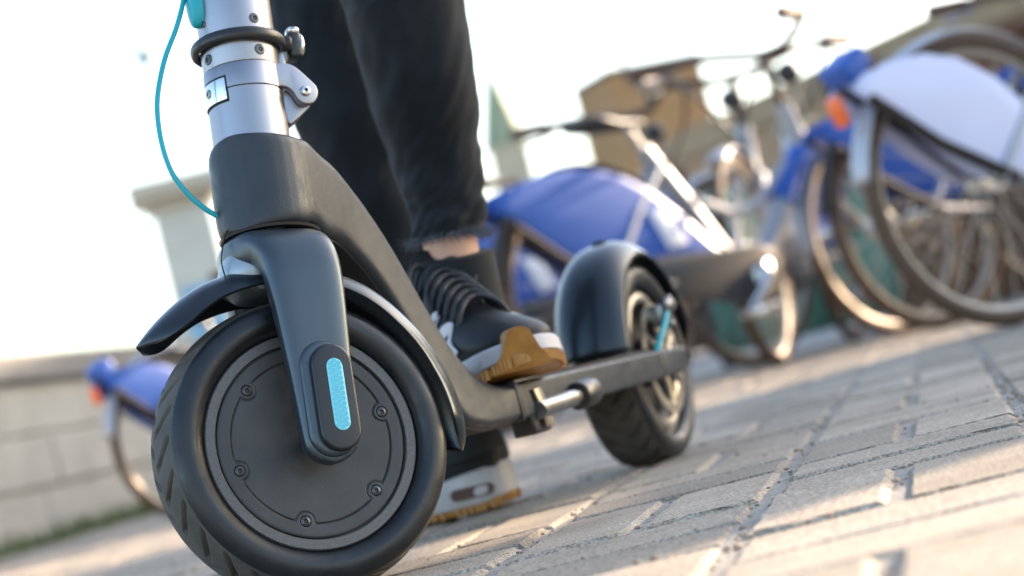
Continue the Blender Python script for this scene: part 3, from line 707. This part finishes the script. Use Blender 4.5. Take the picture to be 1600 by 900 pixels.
ed = [('pel', 'hipn'), ('pel', 'hipf'), ('hipn', 'kn'), ('hipf', 'kf'), ('kn', 'an'), ('kf', 'af'), ('an', 'hn'), ('hn', 'tn'), ('af', 'hf'), ('hf', 'tf'), ('pel', 'sp'), ('sp', 'ch'), ('ch', 'ne'), ('ne', 'hd'), ('hd', 'tp'), ('ch', 'sn'), ('ch', 'sf'), ('sn', 'en'), ('sf', 'ef'), ('en', 'wn'), ('ef', 'wf')]
rad = dict(pel=.10, hipn=.06, hipf=.06, kn=.038, kf=.038, an=.025, af=.025, hn=.024, tn=.016, hf=.022, tf=.014, sp=.10, ch=.11, ne=.05, hd=.085, tp=.06, sn=.05, sf=.05, en=.036, ef=.036, wn=.024, wf=.024)
ks_ = list(jl); me = bpy.data.meshes.new('body'); me.from_pydata([tuple(rel(jl[k])) for k in ks_], [(ks_.index(a), ks_.index(c)) for a, c in ed], [])
ob = bpy.data.objects.new('body', me); COL.objects.link(ob); ob.parent = PE; me.materials.append(M['skin'])
sk = ob.modifiers.new('skin', 'SKIN'); sk.use_smooth_shade = True
for i, k in enumerate(ks_): me.skin_vertices[0].data[i].radius = (rad[k], rad[k]*.95); me.skin_vertices[0].data[i].use_root = (k == 'pel')
q = ob.modifiers.new('sub', 'SUBSURF'); q.levels = 2; q.render_levels = 2
# trouser legs
def leg_mesh(bb, pts, rads, seed, n=96, k=34, sq=1.0):
    P, r = spline([Vector(p) for p in pts], rads, k); rings = []; tot = len(P)
    for i, p in enumerate(P):
        t_ = (P[min(i+1, tot-1)]-P[max(i-1, 0)]).normalized(); u = Vector((1, 0, 0)); u = (u-t_*u.dot(t_)).normalized(); v = t_.cross(u)
        f = i/(tot-1); ring = []
        for j in range(n):
            a = 2*math.pi*j/n
            cs = Vector((math.cos(a), math.sin(a), 0))
            fold = noise.noise(Vector((cs.x*1.3+seed, cs.y*1.3, f*13)))*.6+noise.noise(Vector((cs.x*2.2, cs.y*2.2+seed, f*30+cs.x*3)))*.35
            amp = .0055*(1+.3*math.exp(-((f-.86)/.12)**2))
            rr = r[i]*(1+0*f)+fold*amp
            ring.append(p+u*(rr*math.cos(a)*sq)+v*(rr*math.sin(a)))
        rings.append(ring)
    bb.loft(rings, cap=False); return rings
b = MB()
hips = Vector((-.065, 2.28, .92))
r1_ = leg_mesh(b, [rel((-.02, 2.27, .90)), rel((-.022, 2.12, .72)), rel((-.028, 1.965, .54)), rel((-.032, 1.955, .466)), rel((-.037, 1.985, .37)), rel((-.040, 2.0, .30)), rel((-.0435, 2.002, .259))], [.088, .074, .056, .0525, .0460, .0355, .0315], 1.7)
r2_ = leg_mesh(b, [rel((-.12, 2.30, .90)), rel((-.118, 2.24, .70)), rel((-.115, 2.17, .54)), rel((-.114, 2.15, .44)), rel((-.113, 2.17, .34)), rel((-.100, 2.185, .22)), rel((-.088, 2.187, .135))], [.088, .074, .057, .0540, .0500, .0410, .0365], 5.1)
b.loft([[rel((-.068+.115*math.cos(a)*s_, 2.285+.088*math.sin(a)*s_, z)) for a in [2*math.pi*k/40 for k in range(40)]] for z, s_ in ((.84, .55), (.86, .9), (.92, 1.06), (.99, .95), (1.03, .9))], cap=True)
tr = b.build('trousers', 'denim', PE, angle=180); q = tr.modifiers.new('s', 'SOLIDIFY'); q.thickness = .0016; q.offset = 1
# seams down the legs and frayed hems
b = MB()
for rg, js in ((r1_, 64), (r2_, 66)):
    for dj in (0,):
        b.tube([r_[js]+(r_[js]-sum(r_, Vector())/len(r_)).normalized()*.0022 for r_ in rg[::2]], .0011, 6)
b.build('side_seam', 'fray', tr)
b = MB(); rnd = random.Random(11)
for rg in (r1_, r2_):
    hem = rg[-1]; c_ = sum(hem, Vector())/len(hem)
    for k in range(520):
        p = hem[rnd.randrange(len(hem))]+Vector((0, 0, rnd.uniform(-.002, .004))); d = (p-c_); d.z = 0; d.normalize(); ln = rnd.uniform(.003, .011)
        sd_ = Vector((rnd.uniform(-1, 1), rnd.uniform(-1, 1), 0))*.6
        p = p+d*.0018
        b.tube([p, p+(d*.5+sd_*.6+Vector((0, 0, -.5)))*ln*.5, p+(d*.7+sd_+Vector((0, 0, rnd.uniform(-1.0, .3))))*ln], [.0003, .0003, .0002], 4)
b.build('frayed_hem', 'fray', tr)
b = MB()
b.loft([[rel((-.075+.15*math.cos(a)*s_, 2.25+yo+.10*math.sin(a)*s_, z)) for a in [2*math.pi*k/40 for k in range(40)]] for z, s_, yo in ((.95, .90, .03), (1.0, .95, .03), (1.15, .92, .02), (1.30, 1.05, -.03), (1.40, 1.02, -.03), (1.46, .6, -.04), (1.49, .4, -.05))])
for s_, e_, w_ in (('sn', 'en', 'wn'), ('sf', 'ef', 'wf')):
    b.tube([rel(jl[s_]), rel(jl[e_]), rel(jl[w_])], [.062, .048, .034], 24, smooth=8)
b.build('jacket', 'jacket', PE, angle=180)
b = MB(); b.ball(rel((-.09, 2.185, 1.66)), (.088, .095, .095), 24, 16); b.build('hair', 'hair', PE)
# socks
b = MB(); b.tube([rel((-.046, 2.004, .160)), rel((-.042, 2.000, .195)), rel((-.0375, 1.992, .241))], [.036, .0325, .0300], 32, smooth=4); b.build('sock', 'shoe_mesh', PE)
b = MB(); b.tube([rel((-.080, 2.195, .060)), rel((-.083, 2.190, .10)), rel((-.085, 2.188, .125))], [.036, .033, .031], 32, smooth=4); b.build('sock', 'shoe_mesh', PE)

def shoe(mx, mirror=1, swoosh=False):
    """local: x heel->toe 0..0.268, y side, z up from the sole bottom; mirror=+1: outer side is -y"""
    TX = PE_inv @ mx
    OUT = [(.000, .016), (.006, .026), (.022, .034), (.055, .0375), (.10, .037), (.14, .041), (.18, .0475), (.21, .0480), (.235, .042), (.253, .030), (.263, .016), (.266, .005)]
    def bend(x, y): return y+.010*math.sin(max(0, x-.08)/.19*math.pi/2)*mirror
    def topz(x): return interp([(0, .010), (.15, .0065), (.22, .0095), (.268, .020)], x)
    def ring(x, z, s_, k=0): return None
    # upper
    up = [(.003, .026, .076), (.010, .0305, .088), (.025, .0335, .093), (.05, .0345, .094), (.075, .0345, .100), (.095, .0350, .103), (.115, .0365, .097), (.135, .0385, .087), (.155, .041, .078), (.175, .043, .070), (.20, .0440, .0635), (.22, .0415, .0590), (.24, .0350, .053), (.252, .026, .047), (.259, .015, .041)]
    rings = []
    for x, hw, zt in up:
        zb = .020+(.008 if x > .24 else 0); r_ = []
        for k in range(40):
            a = 2*math.pi*k/40; c_, s_ = math.cos(a), math.sin(a); u = math.copysign(abs(c_)**.75, c_); v = math.copysign(abs(s_)**.8, s_)
            z = zb+(zt-zb)*(v+1)/2; nar = 1-.42*max(0, v)**1.6*(1 if x > .04 else .7)
            r_.append(Vector((x+(.0 if x > .02 else -.004*(v > 0)), bend(x, u*hw*nar), z)))
        rings.append(r_)
    bb = MB(); bb.loft(rings); bb.xf(TX); so_ = bb.build('shoe', 'shoe', PE, sub=1)
    # collar and tongue
    bb = MB(); rings = []
    for z, rx, ry, xo in ((.070, .040, .030, .050), (.088, .042, .032, .050), (.102, .041, .032, .049), (.110, .039, .031, .047), (.112, .034, .027, .047), (.100, .031, .025, .048)):
        rings.append([Vector((xo+rx*math.cos(a), ry*math.sin(a), z+.010*math.cos(a)*(1 if math.cos(a) > 0 else .9)+(.006 if math.cos(a) < -.6 else 0))) for a in [2*math.pi*k/36 for k in range(36)]])
    bb.loft(rings, cap=False); bb.xf(TX); bb.build('collar', 'shoe_mesh', so_, sub=1)
    bb = MB(); rings = []
    for x, z, hw in ((.160, .082, .019), (.135, .096, .020), (.110, .112, .021), (.094, .126, .023), (.086, .140, .023), (.084, .143, .014)):
        rings.append([Vector((x, bend(x, -hw), z-.008)), Vector((x-.002, bend(x, -hw*.8), z)), Vector((x-.003, bend(x, 0), z+.003)), Vector((x-.002, bend(x, hw*.8), z)), Vector((x, bend(x, hw), z-.008)), Vector((x-.008, bend(x, hw*.6), z-.012)), Vector((x-.008, bend(x, -hw*.6), z-.012))])
    bb.loft(rings); bb.xf(TX); bb.build('tongue', 'shoe_mesh', so_, sub=1)
    # laces
    bb = MB()
    ztab = [(.075, .128), (.095, .122), (.115, .111), (.135, .099), (.155, .087), (.175, .077), (.19, .071)]
    xs = [.090, .100, .111, .122, .134, .146, .158, .170]
    for k, x in enumerate(xs):
        z = interp(ztab, x)+.001
        for sg in (-1, 1):
            x2 = x+.010
            bb.tube([Vector((x2, bend(x, sg*.026), z-.020)), Vector((x2-.001, bend(x, sg*.020), z-.007)), Vector((x+.003, bend(x, sg*.010), z+.002)), Vector((x, bend(x, 0), z+.0050)), Vector((x-.003, bend(x, -sg*.010), z+.003)), Vector((x-.007, bend(x, -sg*.020), z-.005)), Vector((x-.007, bend(x, -sg*.026), z-.018))], .0025, 8, smooth=4)
    z = .121
    for sg in (-1, 1):   # bow
        bb.tube([Vector((.094, bend(.09, 0), z)), Vector((.100, sg*.018, z+.008)), Vector((.112, sg*.032, z-.004)), Vector((.116, sg*.030, z-.020)), Vector((.106, sg*.014, z-.008)), Vector((.096, 0, z))], .0024, 8, smooth=5)
        bb.tube([Vector((.095, 0, z)), Vector((.108, sg*.012, z-.004)), Vector((.128, sg*.024, z-.024)), Vector((.150, sg*.034, z-.044))], .0022, 8, smooth=5)
    bb.ball((.094, 0, z+.001), (.007, .008, .006), 12, 8)
    bb.xf(TX); bb.build('laces', 'lace', so_)
    # pale side panels
    for sg in (-1, 1):
        for poly in ([[(.035, .086), (.045, .094), (.13, .060), (.19, .040), (.12, .046)]] if swoosh else [[(.085, .036), (.125, .034), (.205, .035), (.190, .050), (.168, .066), (.158, .064), (.165, .052), (.150, .060), (.138, .079), (.128, .078), (.134, .060), (.118, .066), (.108, .086), (.098, .084), (.104, .060), (.088, .054)], [(.050, .046), (.082, .040), (.090, .062), (.082, .090), (.072, .090), (.072, .068), (.062, .088), (.052, .084)]]):
            # conform to upper
            pts, _ = spline([Vector((p[0], p[1], 0)) for p in poly+[poly[0]]], 1, 5)
            vs = []
            for off in (.0, .0018):
                for p in pts[:-1]:
                    hw = interp([(u[0], u[1]) for u in up], p.x); zt = interp([(u[0], u[2]) for u in up], p.x); v = max(-1, min(1, (p.y-.020)/(zt-.020)*2-1))
                    s__ = math.copysign(abs(v)**(1/.8), v); c__ = math.sqrt(max(0, 1-s__*s__))**.75
                    nar = 1-.42*max(0, v)**1.6*(1 if p.x > .04 else .7)
                    vs.append(Vector((p.x, bend(p.x, sg*(hw*nar*c__+off+.0016)), p.y)))
            m_ = len(pts)-1; bb = MB(); bb.add(vs, [tuple(range(m_)), tuple(range(2*m_-1, m_-1, -1))]+[(i, (i+1) % m_, (i+1) % m_+m_, i+m_) for i in range(m_)])
            bb.xf(TX); bb.build('side_panel', 'shoe_panel', so_, angle=60)
    # midsole
    def outl(x0=1.0):
        pts = [(x, hw) for x, hw in OUT]; return pts
    sm, _ = spline([Vector((x, hw, 0)) for x, hw in OUT], 1, 5)
    def loop(s_, zf):
        r_ = [Vector((p.x*(1)+(.133-p.x)*(1-s_)*.4, bend(p.x, -p.y*s_), zf(p.x))) for p in sm]+[Vector((p.x+(.133-p.x)*(1-s_)*.4, bend(p.x, p.y*s_), zf(p.x))) for p in reversed(sm)]
        return r_
    bz = lambda x: interp([(0, .004), (.03, .0), (.20, .0), (.235, .004), (.268, .014)], x)
    tz = lambda x: interp([(0, .046), (.05, .040), (.10, .031), (.16, .026), (.22, .028), (.268, .036)], x)
    bb = MB(); bb.loft([loop(.97, lambda x: bz(x)+.0075), loop(1.03, lambda x: bz(x)*.6+tz(x)*.4), loop(1.0, lambda x: tz(x)-.003), loop(.96, tz), loop(.80, tz)]); bb.xf(TX); bb.build('midsole', 'midsole', so_, angle=60)
    bb = MB(); bb.loft([loop(.93, lambda x: bz(x)), loop(.99, lambda x: bz(x)+.002), loop(1.0, lambda x: bz(x)+.0065), loop(.9, lambda x: bz(x)+.007)])
    for k in range(46):    # lugs round the edge
        p = sm[int(k*(len(sm)-1)/45)]
        for sg in (-1, 1): bb.box((p.x, bend(p.x, sg*p.y*.985), bz(p.x)+.004), (.0035, .004, .009))
    # toe bumper
    bb.loft([[Vector((interp([(0, .2685), (.012, .2665), (.020, .262), (.026, .256), (.034, .245), (.045, .225)], abs(y-.010))+o_, bend(.26, y-.010), z)) for y, z in ((-.026, .008), (-.022, .016), (-.016, .024), (-.0125, .034), (-.010, .041), (-.006, .0445), (0, .0455), (.006, .0445), (.010, .041), (.0125, .034), (.016, .024), (.022, .016), (.026, .008))] for o_ in (-.012, .003, .006)])
    bb.xf(TX); bb.build('outsole', 'gum', so_, angle=50)
    # heel window
    for sg in (-1, 1):
        bb = MB(); pr = stadium(0, .018, .052, .0062); 
        for off in (.0,):
            vs = []
            for o_ in (-.004, .0030):
                for (zz, xx) in pr:
                    x = xx; hw = interp(OUT, x); vs.append(Vector((x, sg*(hw*1.015+o_)+bend(x, 0), .0215+zz)))
            m_ = len(pr); bb.add(vs, [tuple(range(m_)), tuple(range(2*m_-1, m_-1, -1))]+[(i, (i+1) % m_, (i+1) % m_+m_, i+m_) for i in range(m_)])
        bb.xf(TX); bb.build('sole_window', 'window', so_, angle=50)
    return so_
PE_inv = Matrix.Translation(PO)
def shoe_mx(heel, toe, z, s_=1.0, pitch=0):
    d = Vector((toe[0]-heel[0], toe[1]-heel[1], 0)).normalized()
    return Matrix.Translation((heel[0], heel[1], z)) @ Matrix.Rotation(math.atan2(d.y, d.x), 4, 'Z') @ Matrix.Rotation(R(pitch), 4, 'Y') @ Matrix.Scale(s_, 4)
shoe(shoe_mx((-.098, 2.058), (-.014, 1.846), .1178, .94), 1)
shoe(shoe_mx((-.046, 2.205), (-.285, 2.262), .002, .95), -1, True)

# ------------------------------------------------------------------ BICYCLES
def wheel(parent, x, name, r=.285):
    b = MB()
    b.lathe([(r-.012+.017*math.cos(k*2*math.pi/14), .0165*math.sin(k*2*math.pi/14)) for k in range(14)], 96, 'Y', close_prof=True)
    for v in b.v: pass
    b.xf(Matrix.Translation((x, 0, r+.005))); w_ = b.build(name, 'biketyre', parent)
    b = MB(); b.lathe([(r-.022, -.0105), (r-.014, -.0120), (r-.014, .0120), (r-.022, .0105), (r-.032, .007), (r-.036, 0), (r-.032, -.007)], 96, 'Y', close_prof=True); b.xf(Matrix.Translation((x, 0, r+.005))); b.build('rim', 'rim', w_)
    b = MB()
    for k in range(32):
        a = 2*math.pi*k/32; a2 = a+(.45 if k % 4 < 2 else -.45); sg = 1 if k % 2 else -1
        b.tube([(.022*math.cos(a2), sg*.028, .022*math.sin(a2)), ((r-.042)*math.cos(a), 0, (r-.042)*math.sin(a))], .0011, 4)
    b.xf(Matrix.Translation((x, 0, r+.005))); b.build('spokes', 'rim', w_)
    b = MB(); b.lathe([(.001, -.05), (.008, -.05), (.009, -.034), (.027, -.032), (.027, -.027), (.016, -.022), (.016, .022), (.027, .027), (.027, .032), (.009, .034), (.008, .05), (.001, .05)], 24, 'Y'); b.xf(Matrix.Translation((x, 0, r+.005))); b.build('hub', 'chrome', w_)
    return w_
def bike(skirt='blue', saddle='saddle', labelled=True, grip='grip', light=True, low_skirt=False, tail=True):
    """x forward, near side -y, rear axle above the origin"""
    T = empty('bicycle'); HZ = .29
    wheel(T, 0, 'rear_wheel'); wheel(T, 1.0, 'front_wheel')
    b = MB()
    BB = (.47, 0, .235); ST = (.245, 0, .60); HT = (.752, 0, .655); HB_ = (.795, 0, .49)
    b.tube([BB, (.36, 0, .42), ST], .021, 14); b.tube([BB, (.60, 0, .33), (.70, 0, .46), (.785, 0, .53)], [.030, .032, .032, .030], 16, smooth=5)
    b.tube([HB_, HT], .024, 14)
    for sg in (-1, 1):
        b.tube([(.46, sg*.03, .235), (.2, sg*.05, .262), (0, sg*.055, HZ)], .012, 10); b.tube([(0, sg*.055, HZ), (.15, sg*.045, .46), (.275, sg*.02, .555)], .010, 10)
    b.tube([(.29, 0, .50), (.52, 0, .40), (.70, 0, .50)], .013, 10, smooth=4)
    fr_ = b.build('frame', 'silver', T)
    b = MB(); b.tube([(.245, 0, .59), (.205, 0, .67)], .0135, 12); b.build('seat_post', 'chrome', T)
    b = MB(); rr = []
    for x, w_, z, h_ in ((.035, .03, .694, .014), (.05, .062, .696, .030), (.085, .074, .692, .036), (.13, .060, .684, .034), (.17, .034, .680, .028), (.22, .022, .680, .022), (.255, .017, .676, .018), (.268, .009, .672, .012)):
        rr.append([Vector((x, u, z-.012+v)) for (u, v) in sell(w_, h_/2, 20, 2.4)])
    b.loft(rr); b.build('saddle', saddle, T, sub=1)
    # fork and bars (steered)
    SM = Matrix.Translation((.8, 0, 0))
    b = MB()
    for sg in (-1, 1): b.tube([(1.0, sg*.05, HZ), (.87, sg*.045, .44), (.83, sg*.03, .50)], .012, 10)
    b.box((.815, 0, .50), (.05, .09, .03)); b.build('fork', 'silver', T, bevel=.004)
    b = MB(); b.tube([(.752, 0, .655), (.728, 0, .76), (.745, 0, .79)], .013, 12); 
    b.tube([(.545, -.29, .835), (.60, -.27, .835), (.70, -.18, .83), (.755, -.06, .80), (.758, 0, .795), (.755, .06, .80), (.70, .18, .83), (.60, .27, .835), (.545, .29, .835)], .0125, 12, smooth=5)
    hb_ = b.build('handlebar', 'grip', T)
    for sg in (-1, 1):
        b = MB(); b.tube([(.52, sg*.295, .835), (.60, sg*.27, .835), (.625, sg*.256, .834)], .019, 12); b.build('grip', grip, hb_)
        b = MB(); b.tube([(.645, sg*.24, .822), (.60, sg*.272, .805), (.555, sg*.296, .800)], .0055, 8, smooth=4); b.build('brake_lever', 'chrome', hb_)
    b = MB(); b.ball((.80, -.0, .735), (.03, .035, .03), 16, 10); b.build('headlight', 'bikeblack', T)
    # cables
    b = MB()
    b.tube([(.66, -.22, .83), (.80, -.16, .84), (.87, -.06, .74), (.80, 0, .60)], .005, 6, smooth=6); b.tube([(.66, .22, .83), (.81, .14, .82), (.86, .05, .70), (.80, 0, .57)], .005, 6, smooth=6)
    b.build('cables', 'bikeblack', T)
    # fenders
    for cx, a0, a1 in ((0, 8, 172), (1.0, 62, 186)):
        rr = []
        for i in range(41):
            a = R(a0+(a1-a0)*i/40); rr.append([Vector((cx+(.306-.010*abs(s_)**2)*math.cos(a), .030*s_, HZ+(.306-.010*abs(s_)**2)*math.sin(a))) for s_ in (-1, -.7, -.3, 0, .3, .7, 1)])
        b = MB(); b.loft(rr, close=False, cap=False); o_ = b.build('fender', 'silver' if (cx or low_skirt) else 'stay', T); q = o_.modifiers.new('s', 'SOLIDIFY'); q.thickness = .002
    # dress-guard skirts
    top = [(-.275, .515), (-.262, .545), (-.20, .562), (-.12, .575), (-.05, .578), (.03, .570), (.12, .540), (.20, .490), (.28, .418), (.36, .335), (.40, .295)]
    low = [(.385, .285), (.30, .288), (.16, .300), (.03, .318), (-.06, .345), (-.15, .410), (-.22, .475)]
    if low_skirt:
        top = [(-.287, .508), (-.27, .528), (-.20, .550), (-.107, .552), (-.03, .532), (.05, .480), (.11, .415), (.155, .345), (.175, .310)]
        low = [(.17, .288), (.11, .283), (.03, .286), (-.05, .298), (-.12, .355), (-.19, .420), (-.245, .470)]
    for sg in (-1, 1):
        b = MB(); pts = top+low; y = sg*.044
        m_ = len(pts); cxm, czm = .03, .44
        ringsv = [[Vector((cxm+(p[0]-cxm)*f, y+sg*.007*(1-f*f), czm+(p[1]-czm)*f)) for p in pts] for f in (1.0, .9, .7, .45, .2, .02)]
        b.loft(ringsv, cap=False); b.f.append(tuple(range(5*m_, 6*m_))); b.mi.append(0)
        s__ = b.build('skirt_guard', skirt, T, angle=60); q = s__.modifiers.new('s', 'SOLIDIFY'); q.thickness = .003; q.offset = 0
        if labelled:
            b = MB(); b.prism([(.165, .445), (.225, .448), (.268, .352), (.205, .345)], y+sg*.004, y+sg*.0115); b.build('sticker', 'label', s__, bevel=.002)
    b = MB(); b.tube([(0.03, -.056, .280), (-.13, -.056, .375), (-.262, -.054, .485)], .013, 8); b.tube([(0, .052, HZ), (-.13, .05, .42), (-.26, .045, .53)], .010, 8); b.build('stay', 'stay', T)
    # tail unit
    if tail:
      b = MB(); b.box((-.262, 0, .558), (.07, .085, .050), Matrix.Rotation(R(-30), 3, 'Y')); b.build('tail_unit', 'blue', T, bevel=.010, seg=3)
    if light:
      b = MB(); b.box((-.303, 0, .478), (.018, .040, .062), Matrix.Rotation(R(-12), 3, 'Y')); b.build('tail_light', 'orange', T, bevel=.008, seg=3)
    b = MB(); b.tube([(.655, 0, .405), (.70, 0, .455), (.775, 0, .520)], [.037, .037, .035], 16, smooth=4); b.build('tube_sleeve', 'blue', T)
    # chain case and crank
    cc = [(.47+.078*math.cos(a), .235+.078*math.sin(a)) for a in [R(-95+k*10) for k in range(20)]]+[(.15, .335), (.09, .300), (.09, .262), (.15, .238)]
    b = MB(); b.prism(cc, -.062, -.040); b.build('chain_case', 'bikeblack', T, bevel=.006, seg=3)
    b = MB(); b.lathe([(.001, -.082), (.020, -.081), (.034, -.074), (.037, -.064), (.036, -.058)], 28, 'Y', c=(.47, 0, .235)); b.tube([(.47, -.085, .235), (.43, -.088, .195), (.365, -.092, .150)], [.020, .014, .011], 10); b.tube([(.47, .085, .235), (.51, .088, .275), (.575, .092, .320)], [.020, .014, .011], 10)
    b.tube([(.47, -.085, .235), (.47, .085, .235)], .012, 12)
    cr = b.build('crank', 'chrome', T)
    for px_, py_, pz_ in ((.365, -.135, .150), (.575, .135, .320)):
        b = MB(); b.box((px_, py_, pz_), (.075, .075, .022)); b.build('pedal', 'chrome', cr, bevel=.005)
    b = MB(); b.tube([(.36, .05, .22), (.33, .11, .10), (.31, .15, .008)], .008, 8); b.build('side_stand', 'bikeblack', T)
    return T
def put(T, x, y, az, label, lean=0):
    T.location = (x, y, 0); T.rotation_euler = (R(lean), 0, R(90-az)); tag(T, label, 'bicycle', 'bicycles parked beside the paving'); return T
bA = bike(light=False, tail=False); put(bA, .198, 5.2, 52, 'blue skirted silver bicycle in the middle, directly behind the scooter rear wheel')
bB = bike('lavender', labelled=False, low_skirt=True); bB.scale = (.95, .95, .95); put(bB, .905, 4.1, 63, 'nearest parked bicycle at the right with orange tail light and sun glare painted lavender on its skirt')
bF = bike('blue', 'goldsaddle', False, light=False, tail=False); put(bF, 1.02, 5.45, 56, 'silver bicycle with an olive saddle between the blue and the lavender skirted ones')
bD = bike('blue', labelled=False, low_skirt=True); bD.scale = (.66, .66, .66); put(bD, -.800, 4.95, 44, 'bicycle by the low stone wall, seen left of the scooter front wheel')
bE = copy_tree(bF); put(bE, .98, 6.75, 200, 'bicycle facing the camera, its front wheel showing behind the middle bicycle crank')
bG = copy_tree(bA); put(bG, -.12, 5.9, 52, 'bicycle partly hidden by the trouser leg, between it and the middle bicycle')
bJ = copy_tree(bF); put(bJ, 1.55, 6.3, 62, 'bicycle farther back, seen through the wheels of the lavender skirted one')
bH = copy_tree(bA); put(bH, 1.45, 5.2, 60, 'bicycle at the right edge behind the lavender skirted one')
